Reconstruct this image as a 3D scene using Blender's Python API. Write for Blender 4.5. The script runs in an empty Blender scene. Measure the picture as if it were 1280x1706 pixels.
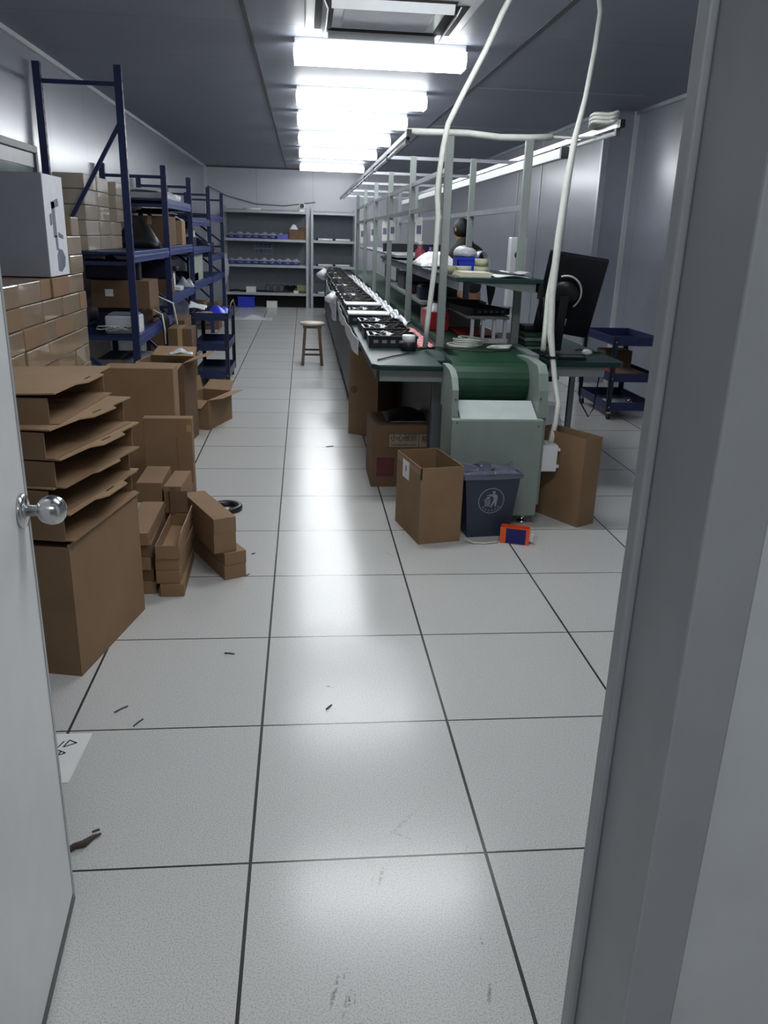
import bpy, bmesh, math, random
from mathutils import Vector, Matrix
random.seed(7)
PI = math.pi
S = bpy.context.scene
COL = S.collection

# ------------------------------------------------------------------ camera
CAM_F, CAM_YAW, CAM_PITCH, CAM_ROLL, CAM_H = 1343.2, 0.104146, -0.32956, 0.031077, 1.496
cy, sy = math.cos(CAM_YAW), math.sin(CAM_YAW)
fwd = Vector((sy*math.cos(CAM_PITCH), cy*math.cos(CAM_PITCH), math.sin(CAM_PITCH)))
rt0 = Vector((cy, -sy, 0)); up0 = rt0.cross(fwd)
rt = math.cos(CAM_ROLL)*rt0 + math.sin(CAM_ROLL)*up0
up = -math.sin(CAM_ROLL)*rt0 + math.cos(CAM_ROLL)*up0
cam_data = bpy.data.cameras.new('camera')
cam_data.sensor_fit = 'VERTICAL'; cam_data.sensor_height = 36.0
cam_data.lens = CAM_F*36.0/1706.0
cam_data.clip_start = 0.05; cam_data.clip_end = 100
cam = bpy.data.objects.new('camera', cam_data); COL.objects.link(cam)
R3 = Matrix((rt, up, -fwd)).transposed()
cam.matrix_world = Matrix.Translation((0, 0, CAM_H)) @ R3.to_4x4()
S.camera = cam

# ------------------------------------------------------------------ light, exposure
world = bpy.data.worlds.new('world'); S.world = world; world.use_nodes = True
world.node_tree.nodes['Background'].inputs[0].default_value = (0.93, 0.96, 1.0, 1)
world.node_tree.nodes['Background'].inputs[1].default_value = 0.10
LAMP_STRENGTH = 22.5
S.view_settings.view_transform = 'Standard'; S.view_settings.look = 'None'
S.view_settings.gamma = 1.0; S.view_settings.use_curve_mapping = False
S.view_settings.exposure = 0.0

# ------------------------------------------------------------------ helpers
def lin(h):
    h = h.lstrip('#'); o = []
    for i in (0, 2, 4):
        v = int(h[i:i+2], 16)/255
        o.append(v/12.92 if v <= .04045 else ((v+.055)/1.055)**2.4)
    return o
def mk(name, color, rough=.5, metal=0., var=.08, scale=9., bump=0., emis=None, trans=0., alpha=1., coat=0., spec=.5):
    m = bpy.data.materials.new(name); m.use_nodes = True
    nt = m.node_tree; b = nt.nodes['Principled BSDF']
    c = lin(color) if isinstance(color, str) else list(color)
    tc = nt.nodes.new('ShaderNodeTexCoord'); n = nt.nodes.new('ShaderNodeTexNoise')
    n.inputs['Scale'].default_value = scale; n.inputs['Detail'].default_value = 4
    nt.links.new(tc.outputs['Object'], n.inputs['Vector'])
    r = nt.nodes.new('ShaderNodeValToRGB')
    r.color_ramp.elements[0].position = .3; r.color_ramp.elements[1].position = .7
    r.color_ramp.elements[0].color = [max(0, x*(1-var)) for x in c]+[1]
    r.color_ramp.elements[1].color = [min(1, x*(1+var)) for x in c]+[1]
    nt.links.new(n.outputs['Fac'], r.inputs['Fac']); nt.links.new(r.outputs['Color'], b.inputs['Base Color'])
    b.inputs['Roughness'].default_value = rough; b.inputs['Metallic'].default_value = metal
    b.inputs['Specular IOR Level'].default_value = spec
    b.inputs['Transmission Weight'].default_value = trans; b.inputs['Alpha'].default_value = alpha
    b.inputs['Coat Weight'].default_value = coat
    if emis:
        b.inputs['Emission Color'].default_value = (*emis[:3], 1); b.inputs['Emission Strength'].default_value = emis[3]
    if bump:
        n2 = nt.nodes.new('ShaderNodeTexNoise'); n2.inputs['Scale'].default_value = scale*4
        nt.links.new(tc.outputs['Object'], n2.inputs['Vector'])
        bp = nt.nodes.new('ShaderNodeBump'); bp.inputs['Strength'].default_value = bump; bp.inputs['Distance'].default_value = .01
        nt.links.new(n2.outputs['Fac'], bp.inputs['Height']); nt.links.new(bp.outputs['Normal'], b.inputs['Normal'])
    return m

class MB:
    """collects shapes, build() links them as ONE mesh object"""
    def __init__(s): s.v = []; s.f = []; s.m = []; s.sm = []
    def add(s, vs, fs, m=0, smooth=False):
        o = len(s.v); s.v += [tuple(x) for x in vs]
        for f in fs: s.f.append([i+o for i in f]); s.m.append(m); s.sm.append(smooth)
        return s
    def box(s, x0, x1, y0, y1, z0, z1, m=0, M=None):
        vs = [Vector((x, y, z)) for z in (z0, z1) for y in (y0, y1) for x in (x0, x1)]
        if M is not None: vs = [M @ v for v in vs]
        return s.add(vs, [(0,2,3,1), (4,5,7,6), (0,1,5,4), (2,6,7,3), (0,4,6,2), (1,3,7,5)], m)
    def bar(s, p, q, w, h, m=0, upv=(0, 0, 1)):
        p = Vector(p); q = Vector(q); d = (q-p).normalized(); u = Vector(upv)
        if abs(d.dot(u)) > .95: u = Vector((0, 1, 0))
        a = d.cross(u).normalized(); b = a.cross(d).normalized()
        vs = []
        for c in (p, q):
            for i, j in ((-1, -1), (1, -1), (1, 1), (-1, 1)): vs.append(c + a*(i*w/2) + b*(j*h/2))
        return s.add(vs, [(3,2,1,0), (4,5,6,7), (0,1,5,4), (1,2,6,5), (2,3,7,6), (3,0,4,7)], m)
    def tube(s, path, r, n=10, m=0, closed=False):
        pts = [Vector(p) for p in path]; N = len(pts); vs = []; ref = None
        rs = r if isinstance(r, (list, tuple)) else [r]*N
        for i, p in enumerate(pts):
            if closed: d = pts[(i+1) % N]-pts[i-1]
            else: d = pts[min(i+1, N-1)]-pts[max(i-1, 0)]
            d.normalize()
            if ref is None: ref = Vector((0, 0, 1)) if abs(d.z) < .9 else Vector((1, 0, 0))
            a = d.cross(ref); a = a.normalized() if a.length > 1e-4 else d.orthogonal().normalized()
            ref = a.cross(d).normalized(); b = ref
            for k in range(n):
                t = 2*PI*k/n; vs.append(p + (a*math.cos(t)+b*math.sin(t))*rs[i])
        fs = []
        for i in range(N if closed else N-1):
            j = (i+1) % N
            for k in range(n):
                l = (k+1) % n; fs.append((i*n+k, i*n+l, j*n+l, j*n+k))
        s.add(vs, fs, m, True)
        if not closed:
            o = len(s.v)-len(vs)
            s.f.append([o+k for k in range(n)][::-1]); s.m.append(m); s.sm.append(False)
            s.f.append([o+(N-1)*n+k for k in range(n)]); s.m.append(m); s.sm.append(False)
        return s
    def cyl(s, p, q, r, n=20, m=0): return s.tube([p, q], r, n, m)
    def lathe(s, prof, c=(0, 0, 0), n=28, m=0, M=None):
        vs = []; c = Vector(c)
        for r, z in prof:
            for k in range(n):
                t = 2*PI*k/n; v = Vector((r*math.cos(t), r*math.sin(t), z))
                if M is not None: v = M @ v
                vs.append(c+v)
        fs = []
        for i in range(len(prof)-1):
            for k in range(n):
                l = (k+1) % n; fs.append((i*n+k, i*n+l, (i+1)*n+l, (i+1)*n+k))
        s.add(vs, fs, m, True)
        return s
    def ball(s, c, r, m=0, n=16, sc=(1, 1, 1)):
        prof = [(max(1e-4, math.sin(PI*i/10))*r*sc[0], -math.cos(PI*i/10)*r*sc[2]) for i in range(11)]
        return s.lathe(prof, c, n, m)
    def prism(s, pts, z0, z1, m=0, M=None):
        n = len(pts); vs = [Vector((x, y, z0)) for x, y in pts]+[Vector((x, y, z1)) for x, y in pts]
        if M is not None: vs = [M @ v for v in vs]
        fs = [tuple(range(n))[::-1], tuple(range(n, 2*n))]+[(i, (i+1) % n, (i+1) % n+n, i+n) for i in range(n)]
        return s.add(vs, fs, m)
    def sheet(s, fn, nu, nv, m=0, smooth=True):
        vs = [fn(i/nu, j/nv) for j in range(nv+1) for i in range(nu+1)]
        fs = [(j*(nu+1)+i, j*(nu+1)+i+1, (j+1)*(nu+1)+i+1, (j+1)*(nu+1)+i) for j in range(nv) for i in range(nu)]
        return s.add(vs, fs, m, smooth)
    def build(s, name, mats, parent=None, loc=(0, 0, 0), rotz=0., bevel=0., solid=0., sub=0):
        me = bpy.data.meshes.new(name); me.from_pydata(s.v, [], s.f)
        if not isinstance(mats, (list, tuple)): mats = [mats]
        for m in mats: me.materials.append(m)
        me.polygons.foreach_set('material_index', s.m); me.polygons.foreach_set('use_smooth', s.sm)
        bm = bmesh.new(); bm.from_mesh(me); bmesh.ops.recalc_face_normals(bm, faces=bm.faces); bm.to_mesh(me); bm.free()
        me.update()
        o = bpy.data.objects.new(name, me); COL.objects.link(o); o.parent = parent
        o.location = loc; o.rotation_euler = (0, 0, rotz)
        if solid:
            d = o.modifiers.new('solid', 'SOLIDIFY'); d.thickness = solid; d.offset = 0
        if bevel:
            d = o.modifiers.new('bevel', 'BEVEL'); d.width = bevel; d.segments = 2; d.limit_method = 'ANGLE'
        if sub:
            d = o.modifiers.new('sub', 'SUBSURF'); d.levels = sub; d.render_levels = sub
        return o

def tag(o, label, cat, group=None, kind=None):
    o['label'] = label; o['category'] = cat
    if group: o['group'] = group
    if kind: o['kind'] = kind
    return o
def thing(name, loc, label, cat, group=None, rotz=0.):
    o = bpy.data.objects.new(name, None); COL.objects.link(o); o.location = loc; o.rotation_euler = (0, 0, rotz)
    o.empty_display_size = .1
    return tag(o, label, cat, group)
def struct(o, label=None, cat=None):
    o['kind'] = 'structure'
    if label: o['label'] = label
    if cat: o['category'] = cat
    return o
def dup(root, loc, label, rotz=None):
    kids = [o for o in list(COL.objects) if o.parent == root]
    r = root.copy(); COL.objects.link(r); r.location = loc; r['label'] = label
    if rotz is not None: r.rotation_euler = (0, 0, rotz)
    for ch in kids:
        c = ch.copy(); COL.objects.link(c); c.parent = r
        for g in [o for o in list(COL.objects) if o.parent == ch]:
            d = g.copy(); COL.objects.link(d); d.parent = c
    return r
def text_mesh(name, body, size, mat, parent, M, extrude=.0004, width=None):
    cu = bpy.data.curves.new(name, 'FONT'); cu.body = body; cu.size = size; cu.align_x = 'CENTER'; cu.align_y = 'CENTER'
    cu.extrude = extrude
    t = bpy.data.objects.new(name+'_tmp', cu); COL.objects.link(t)
    dg = bpy.context.evaluated_depsgraph_get(); me = bpy.data.meshes.new_from_object(t.evaluated_get(dg))
    bpy.data.objects.remove(t); bpy.data.curves.remove(cu)
    if width and len(me.vertices):
        w = max(v.co.x for v in me.vertices)-min(v.co.x for v in me.vertices)
        me.transform(Matrix.Scale(width/w, 4, (1, 0, 0)))
    me.transform(M); me.materials.clear(); me.materials.append(mat); me.name = name
    o = bpy.data.objects.new(name, me); COL.objects.link(o); o.parent = parent
    return o
ORD = ['first', 'second', 'third', 'fourth', 'fifth', 'sixth', 'seventh', 'eighth', 'ninth', 'tenth', 'eleventh', 'twelfth',
       'thirteenth', 'fourteenth', 'fifteenth', 'sixteenth', 'seventeenth', 'eighteenth', 'nineteenth', 'twentieth',
       'twenty-first', 'twenty-second', 'twenty-third', 'twenty-fourth', 'twenty-fifth', 'twenty-sixth', 'twenty-seventh',
       'twenty-eighth', 'twenty-ninth', 'thirtieth']
def facing_neg_y(x, y, z):   # text plane facing the door (-Y)
    return Matrix(((1,0,0,x), (0,0,-1,y), (0,1,0,z), (0,0,0,1)))

# ------------------------------------------------------------------ materials
MT = {}
SCUFFS = [(0.061, 1.273, -3.4, 0.056, 0.006, 0.7), (0.084, 1.309, -3.41, 0.017, 0.004, 0.5), (0.092, 1.253, -3.32, 0.025, 0.005, 0.8), (0.101, 1.25, -3.27, 0.019, 0.003, 0.5), (0.384, 1.243, -3.43, 0.036, 0.005, 0.6), (0.395, 1.372, -3.1, 0.016, 0.004, 0.5), (0.186, 1.581, -3.41, 0.042, 0.006, 0.55), (0.162, 1.565, -3.37, 0.02, 0.004, 0.5), (0.415, 1.658, -3.48, 0.026, 0.005, 0.4), (0.254, 1.721, -2.13, 0.035, 0.006, 0.3), (0.085, 2.473, -2.03, 0.02, 0.005, 0.8), (0.261, 1.768, -3.88, 0.083, 0.008, 0.25), (0.08, 1.233, -0.21, 0.038, 0.004, 0.4), (0.417, 3.715, -2.6, 0.038, 0.012, 0.3)]   # x, y, turn, half length, half width, strength
def floor_material():
    m = bpy.data.materials.new('floor_tiles'); m.use_nodes = True; nt = m.node_tree; b = nt.nodes['Principled BSDF']; L = nt.links
    def math_(op, a, bb=None):
        n = nt.nodes.new('ShaderNodeMath'); n.operation = op
        for i, v in enumerate((a, bb)):
            if v is None: continue
            if isinstance(v, (int, float)): n.inputs[i].default_value = v
            else: L.new(v, n.inputs[i])
        return n.outputs[0]
    tc = nt.nodes.new('ShaderNodeTexCoord'); sp = nt.nodes.new('ShaderNodeSeparateXYZ'); L.new(tc.outputs['Object'], sp.inputs[0])
    def seam(v, off, w):
        t = math_('ADD', v, off); t = math_('DIVIDE', t, .6); t = math_('FRACT', t)
        t = math_('SUBTRACT', t, .5); t = math_('ABSOLUTE', t); return math_('GREATER_THAN', t, .5-w/.6)
    sx = seam(sp.outputs[0], 60.737, .0042); sy_ = seam(sp.outputs[1], 60-1.647, .0032)
    s_ = math_('MAXIMUM', sx, sy_)
    n1 = nt.nodes.new('ShaderNodeTexNoise'); n1.inputs['Scale'].default_value = 260; n1.inputs['Detail'].default_value = 3
    n2 = nt.nodes.new('ShaderNodeTexNoise'); n2.inputs['Scale'].default_value = 1.7; n2.inputs['Detail'].default_value = 1
    for n in (n1, n2): L.new(tc.outputs['Object'], n.inputs['Vector'])
    r1 = nt.nodes.new('ShaderNodeValToRGB'); e = r1.color_ramp.elements
    e[0].position = .33; e[0].color = (.40, .40, .385, 1); e[1].position = .55; e[1].color = (.60, .60, .58, 1)
    L.new(n1.outputs['Fac'], r1.inputs['Fac'])
    r2 = nt.nodes.new('ShaderNodeValToRGB'); e = r2.color_ramp.elements
    e[0].position = .3; e[0].color = (.95, .95, .94, 1); e[1].position = .7; e[1].color = (1, 1, 1, 1)
    L.new(n2.outputs['Fac'], r2.inputs['Fac'])
    mx = nt.nodes.new('ShaderNodeMixRGB'); mx.blend_type = 'MULTIPLY'; mx.inputs[0].default_value = 0
    L.new(r1.outputs[0], mx.inputs[1]); L.new(r2.outputs[0], mx.inputs[2])
    # worn scuff streaks, stretched along the walkway
    mp = nt.nodes.new('ShaderNodeMapping'); mp.inputs['Scale'].default_value = (70, 9, 1); mp.inputs['Rotation'].default_value = (0, 0, .12)
    L.new(tc.outputs['Object'], mp.inputs['Vector'])
    n3 = nt.nodes.new('ShaderNodeTexNoise'); n3.inputs['Scale'].default_value = 1.6; n3.inputs['Detail'].default_value = 3
    L.new(mp.outputs[0], n3.inputs['Vector'])
    sc = nt.nodes.new('ShaderNodeValToRGB'); e = sc.color_ramp.elements; e[0].position = .74; e[0].color = (1,1,1,1); e[1].position = .84; e[1].color = (.5,.49,.47,1)
    L.new(n3.outputs['Fac'], sc.inputs['Fac'])
    mx3 = nt.nodes.new('ShaderNodeMixRGB'); mx3.blend_type = 'MULTIPLY'; mx3.inputs[0].default_value = 1
    L.new(mx.outputs[0], mx3.inputs[1]); L.new(sc.outputs[0], mx3.inputs[2])
    last = mx3.outputs[0]
    nk = nt.nodes.new('ShaderNodeTexNoise'); nk.inputs['Scale'].default_value = 90; L.new(tc.outputs['Object'], nk.inputs['Vector'])
    for (px_, py_, ang_, hl, hw, k_) in SCUFFS:
        mp2 = nt.nodes.new('ShaderNodeMapping'); mp2.vector_type = 'TEXTURE'
        mp2.inputs['Location'].default_value = (px_, py_, 0); mp2.inputs['Rotation'].default_value = (0, 0, ang_); mp2.inputs['Scale'].default_value = (hw, hl, 1)
        L.new(tc.outputs['Object'], mp2.inputs['Vector'])
        s2 = nt.nodes.new('ShaderNodeSeparateXYZ'); L.new(mp2.outputs[0], s2.inputs[0])
        ax = math_('POWER', math_('ABSOLUTE', s2.outputs[0]), 2); ay = math_('POWER', math_('ABSOLUTE', s2.outputs[1]), 2)
        d = math_('SUBTRACT', 1.0, math_('ADD', ax, ay)); d = math_('MAXIMUM', d, 0.0)
        d = math_('MULTIPLY', d, math_('GREATER_THAN', nk.outputs['Fac'], .47)); d = math_('MULTIPLY', d, k_)
        m4 = nt.nodes.new('ShaderNodeMixRGB'); L.new(d, m4.inputs[0]); L.new(last, m4.inputs[1]); m4.inputs[2].default_value = (.10, .10, .095, 1); last = m4.outputs[0]
    mx2 = nt.nodes.new('ShaderNodeMixRGB'); L.new(s_, mx2.inputs[0]); L.new(last, mx2.inputs[1]); mx2.inputs[2].default_value = (.045, .045, .04, 1)
    L.new(mx2.outputs[0], b.inputs['Base Color'])
    rr = nt.nodes.new('ShaderNodeMapRange'); rr.inputs['To Min'].default_value = .19; rr.inputs['To Max'].default_value = .24
    L.new(n2.outputs['Fac'], rr.inputs['Value']); L.new(rr.outputs[0], b.inputs['Roughness'])
    b.inputs['Specular IOR Level'].default_value = .5
    return m
FLOOR = floor_material()
def panel_material(name, color, rough, axis, pitch, off, seam_w=.004, spec=.5, seam_col=.55, metal=0., coat=0., crough=.2):
    """painted sandwich panels with vertical joints along one axis"""
    m = mk(name, color, rough, metal, .04, 1.5, spec=spec, coat=coat); m.node_tree.nodes['Principled BSDF'].inputs['Coat Roughness'].default_value = crough; nt = m.node_tree; L = nt.links; b = nt.nodes['Principled BSDF']
    base = b.inputs['Base Color'].links[0].from_socket
    tc = [n for n in nt.nodes if n.type == 'TEX_COORD'][0]
    sp = nt.nodes.new('ShaderNodeSeparateXYZ'); L.new(tc.outputs['Object'], sp.inputs[0])
    v = sp.outputs[axis]
    for op, k in (('ADD', 100*pitch-off), ('DIVIDE', pitch), ('FRACT', None), ('SUBTRACT', .5), ('ABSOLUTE', None), ('GREATER_THAN', .5-seam_w/pitch)):
        n = nt.nodes.new('ShaderNodeMath'); n.operation = op; L.new(v, n.inputs[0])
        if k is not None: n.inputs[1].default_value = k
        v = n.outputs[0]
    mx = nt.nodes.new('ShaderNodeMixRGB'); L.new(v, mx.inputs[0]); L.new(base, mx.inputs[1]); mx.inputs[2].default_value = (*[c*seam_col for c in lin(color)], 1)
    L.new(mx.outputs[0], b.inputs['Base Color'])
    return m
WALL = panel_material('wall_panels', '#9b9fac', .36, 1, 1.18, .35, spec=.7, coat=1., crough=.24)
WALLB = panel_material('back_wall_panels', '#c4c8d0', .4, 0, 1.18, .2, coat=1., crough=.3)
CEIL = panel_material('ceiling_panels', '#8f93a0', .5, 1, 1.18, .1, spec=.45)
DOORM = mk('door_paint', '#d6d7d6', .36, var=.03)
FRONTW = mk('front_wall_paint', '#c3c7ca', .45, var=.04)
FRAMEM = mk('door_frame_paint', '#9a9ea2', .4, var=.05)
WHITE = mk('white_paint', '#dfe2e4', .4, var=.03)
ALU = mk('brushed_aluminium', '#b9bcc2', .35, .75, .06)
CHROME = mk('polished_steel', '#c8c8c8', .2, 1., .02)
STEELG = mk('grey_green_steel', '#858d8a', .45, var=.05)
CABG = mk('pale_green_cabinet_paint', '#86938b', .5, var=.05)
CABD = mk('dark_grey_steel', '#4a4d50', .5, var=.1)
BLUE = mk('blue_rack_paint', '#202c54', .42, var=.12, scale=14)
BLUEB = mk('blue_beam_paint', '#3a4680', .38, var=.1, scale=14)
CARD = mk('cardboard', '#886c50', .78, var=.09, scale=5, bump=.05)
CARDL = mk('cardboard_light', '#9c8062', .75, var=.08, scale=6, bump=.04)
CARDD = mk('cardboard_dark', '#6b523c', .8, var=.1, scale=5, bump=.05)
CARDF = mk('film_wrapped_cardboard', '#96826a', .35, var=.12, scale=7, coat=.9, bump=.12)
CARDW = mk('pale_wrapped_cardboard', '#b5a997', .35, var=.1, scale=7, coat=1., bump=.15)
TAPE = mk('parcel_tape', '#b2946a', .25, var=.05)
GREENM = mk('green_bench_mat', '#1c3634', .42, var=.12, scale=12, spec=.3)
BELT = mk('green_belt', '#12402a', .42, var=.15, scale=6)
BLACK = mk('black_plastic', '#15161a', .4, var=.2, scale=20)
BLACKR = mk('black_rubber', '#0e0e10', .6, var=.2)
NAVY = mk('navy_plastic', '#1c2036', .42, var=.12)
BINM = mk('dark_blue_bin_plastic', '#2f3648', .45, var=.06)
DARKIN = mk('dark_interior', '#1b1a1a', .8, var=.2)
FILM = mk('white_plastic_film', '#d6d8de', .25, var=.08, scale=20, bump=.3)
CLEAR = mk('clear_plastic', '#c9ced8', .12, var=.05, alpha=.38)
PINK = mk('pink_film', '#d4626c', .35, var=.2, scale=25, bump=.4)
RED = mk('red_plastic', '#a81f2b', .4, var=.15)
PAPER = mk('white_paper', '#e2e2df', .7, var=.03)
CREAM = mk('cream_paper', '#d6d2bd', .7, var=.05)
BLUEP = mk('blue_bin_plastic', '#2438c0', .4, var=.1)
BLUEBAG = mk('blue_bag_plastic', '#2a3bd0', .35, var=.2, scale=25, bump=.3)
PURP = mk('blue_violet_wrap', '#4a4f94', .3, var=.35, scale=30, coat=.4)
HOSE = mk('white_hose', '#d5d7d0', .45, var=.06, scale=30)
WOOD = mk('dark_stool_wood', '#5b4a3c', .55, var=.2, scale=12)
WOODT = mk('pale_stool_top', '#b9b2a3', .5, var=.1, scale=12)
ORANGE = mk('orange_plastic', '#f2622a', .4, var=.06)
INDIGO = mk('indigo_print', '#1b1566', .4, var=.1)
INK = mk('black_ink', '#111111', .7, var=.05)
LGREY = mk('pale_print', '#8d9199', .6, var=.05)
TAPEG = mk('beige_green_tape', '#a9ad8f', .4, var=.06)
LAMP = mk('lamp_diffuser', '#f4f7ff', .4, var=0., emis=(.955, .985, 1.0, LAMP_STRENGTH))
SHELFM = mk('shelf_grey_paint', '#abb1b6', .45, var=.05)
SHELFP = mk('shelf_back_panel', '#7c838a', .5, var=.05)
GLASSM = mk('window_glass', '#7d8a8a', .08, var=.15, scale=2, spec=.8)
SKIN = mk('skin', '#b98a6c', .55, var=.05)
HAIR = mk('black_hair', '#0d0b0b', .5, var=.3, scale=60, bump=.4)
JACK = mk('dark_olive_jacket', '#2b2b26', .8, var=.15, scale=20, bump=.2)
TROU = mk('black_trousers', '#1b1c20', .8, var=.15)
GREYBOX = mk('grey_printed_carton', '#8b8e96', .6, var=.05)
WHITEBOX = mk('white_printed_carton', '#e6e8ee', .55, var=.04)
PRINTG = mk('grey_print_ink', '#6d7488', .6, var=.2)
MACH = mk('white_machine_plastic', '#c9ccd6', .4, var=.05)
TEALC = mk('green_cloth', '#2f5a4c', .8, var=.2, scale=20)

# ------------------------------------------------------------------ the room
ZC = 2.776; XL = -2.05; XR = 3.09; XN = 3.42; YB = 18.35
struct(MB().box(-2.3, 3.7, -2.2, YB+.2, -.12, 0).build('floor', FLOOR), 'white speckled square floor tiles with dark joints', 'floor')
struct(MB().box(-2.3, 3.7, -2.2, YB+.2, ZC, ZC+.1).build('ceiling', CEIL), 'grey panelled ceiling', 'ceiling')
struct(MB().box(XL-.1, XL, .652, YB+.2, 0, ZC).build('wall_left', WALL), 'grey glossy panel wall on the left', 'wall')
struct(MB().prism([(XN, .652), (XN, 8.85), (XR, 8.85), (XR, YB+.2), (XN+.15, YB+.2), (XN+.15, .652)], 0, ZC).build('wall_right', WALL), 'grey glossy panel wall on the right with a step', 'wall')
struct(MB().box(XL-.1, XN, YB, YB+.1, 0, ZC).build('wall_back', WALLB), 'pale end wall behind the grey shelving', 'wall')
# door wall (with doorway)
f = MB(); Y0, Y1 = .665, .785
f.box(XL, -.52, Y0, Y1, 0, ZC); f.box(.40, XN, Y0, Y1, 0, ZC); f.box(-.52, .40, Y0, Y1, 2.12, ZC)
struct(f.build('wall_front', FRONTW), 'grey panel wall around the doorway', 'wall')
f = MB(); f.box(.36, .42, .652, .797, 0, 2.12); f.box(-.54, -.48, .652, .797, 0, 2.12); f.box(-.54, .42, .652, .797, 2.08, 2.14)
f.box(.35, .3601, .772, .797, 0, 2.08)
struct(f.build('trim_1', FRAMEM, bevel=.003), 'grey metal door frame', 'door frame')
f = MB(); f.box(XL, XL+.035, .8, YB, ZC-.035, ZC); struct(f.build('trim_2', WHITE), 'white coving along the left wall', 'trim')
f = MB(); f.box(XN-.035, XN, .8, 8.85, ZC-.035, ZC); struct(f.build('trim_3', ALU), 'metal coving along the near right wall', 'trim')
f = MB(); f.box(XL, XL+.05, YB-.05, YB, 0, ZC-.035); struct(f.build('trim_4', WHITE), 'white corner strip of the end wall', 'trim')
f = MB(); f.box(XN-.04, XN, 8.81, 8.85, 0, ZC); struct(f.build('trim_5', WHITE), 'white corner strip of the wall step', 'trim')
f = MB(); f.box(XR-.012, XR+.05, 8.84, 8.9, 0, ZC-.03); f.box(XR-.03, XR, 8.9, YB, ZC-.035, ZC)
struct(f.build('trim_6', ALU), 'metal edge strip of the far right wall', 'trim')
for k, yy in enumerate((9.9, 11.1, 12.3)):
    struct(MB().box(XR-.01, XR, yy, yy+.04, 0, ZC-.03).build('trim_%d' % (7+k), ALU), 'metal joint strip on the far right wall', 'trim')
struct(MB().box(-.375, -.345, .8, YB, ZC-.006, ZC).build('trim_10', CABD), 'dark ceiling joint left of the lamps', 'trim')
struct(MB().box(1.50, 1.54, .8, YB, ZC-.006, ZC).build('trim_11', CABD), 'dark ceiling joint right of the lamps', 'trim')
struct(MB().box(XL+.05, XR, YB-.02, YB, ZC-.03, ZC).build('trim_12', CABD), 'dark joint above the end wall', 'trim')
for k, yy in enumerate((7.9, 10.6)):
    struct(MB().box(1.54, XR, yy, yy+.02, ZC-.008, ZC).build('trim_%d' % (13+k), ALU), 'thin metal ceiling joint over the benches', 'trim')
struct(MB().box(XL, XL+.012, .8, YB, 0, .09).build('baseboard_left', WHITE)); struct(MB().box(XR-.012, XR, 8.9, YB, 0, .09).build('baseboard_right', WHITE))
struct(MB().box(XL, XR, YB-.012, YB, 0, .09).build('baseboard_back', WHITE))
# window on the left wall
w = MB(); y0, y1, z0, z1 = 5.55, 6.90, 1.0, 2.06
w.box(XL, XL+.04, y0, y1, z1-.05, z1); w.box(XL, XL+.04, y0, y1, z0, z0+.05); w.box(XL, XL+.04, y0, y0+.05, z0+.05, z1-.05); w.box(XL, XL+.04, y1-.05, y1, z0+.05, z1-.05)
wo = struct(w.build('window_1', mk('dark_window_frame', '#55575e', .4), bevel=.003), 'grey framed window on the left wall', 'window')
MB().box(XL+.002, XL+.012, y0+.05, y1-.05, z0+.05, z1-.05).build('pane', GLASSM, wo)
b_ = MB().box(XL+.014, XL+.022, y0+.06, y1-.06, z1-.15, z1-.055).build('top_strip', WHITE, wo); b_['label'] = 'white strip across the window top'  # plain white strip laid over the upper edge of the pane

# door leaf, opened into the room
dl = thing('door_1', (-.475, .80, 0), 'open pale grey door leaf with a round steel knob at left', 'door'); dl['kind'] = 'structure'
DX, DY = -.538+.475, 1.553-.80
ang = math.atan2(DY, DX); LEN = math.hypot(DX, DY)
Md = Matrix.Rotation(ang, 4, 'Z')
MB().box(0, LEN, 0, .045, .012, 2.07, M=Md).build('leaf', DOORM, dl, bevel=.002)
MB().box(0.01, LEN, -.0012, .004, .006, .034, M=Md).build('bottom_sweep', CABD, dl)
MB().box(LEN-.012, LEN+.001, -.0015, .046, .02, 2.068, M=Md).build('edge_strip', FRAMEM, dl)
Mk = Md @ Matrix.Translation((LEN-.055, 0, .985)) @ Matrix.Rotation(PI/2, 4, 'X')
kn = MB(); kn.lathe([(.0001, 0), (.034, 0), (.034, .004), (.030, .010), (.018, .013), (.0001, .013)], M=Mk)
rose = kn.build('knob_rose', CHROME, dl)
kn = MB(); kn.lathe([(.0001, .01), (.011, .01), (.011, .030), (.017, .033), (.0245, .040), (.028, .050), (.0285, .058), (.027, .067), (.022, .075), (.013, .081), (.0001, .083)], M=Mk)
kn.build('door_knob', CHROME, dl)

# ------------------------------------------------------------------ ceiling lamps and air conditioner
def lamp_at(y, i):
    t = thing('ceiling_lamp', (.54, y, ZC), 'tubular batten lamp across the ceiling, %s in the row from the doorway' % ORD[i], 'lamp', 'row of batten lamps')
    return t
LY = [2.1, 4.3, 6.42, 8.35, 9.85, 11.7, 13.8, 16.6]
for i, y in enumerate(LY):
    if i == 0:
        L0 = lamp_at(y, i)
        h = MB(); h.box(-.6, .6, -.10, .10, -.07, 0); h.box(-.61, -.6, -.11, .11, -.15, -.04); h.box(.6, .61, -.11, .11, -.15, -.04)
        h.build('housing', WHITE, L0, bevel=.004)
        d = MB(); pts = [(-.12, -.071), (-.12, -.115), (-.09, -.145), (.09, -.145), (.12, -.115), (.12, -.071)]
        d.prism(pts, -.598, .598, M=Matrix(((0,0,1,0), (1,0,0,0), (0,1,0,0), (0,0,0,1))))
        d.build('diffuser', LAMP, L0)
    else:
        dup(L0, (.54, y, ZC), 'tubular batten lamp across the ceiling, %s in the row from the doorway' % ORD[i])
dup(L0, (.05, -1.0, ZC), 'tubular batten lamp on the corridor ceiling just outside the doorway')
ac = thing('air_conditioner', (.51, 5.58, ZC), 'square white ceiling air conditioner cassette before the nearest visible lamp', 'air conditioner')
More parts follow.
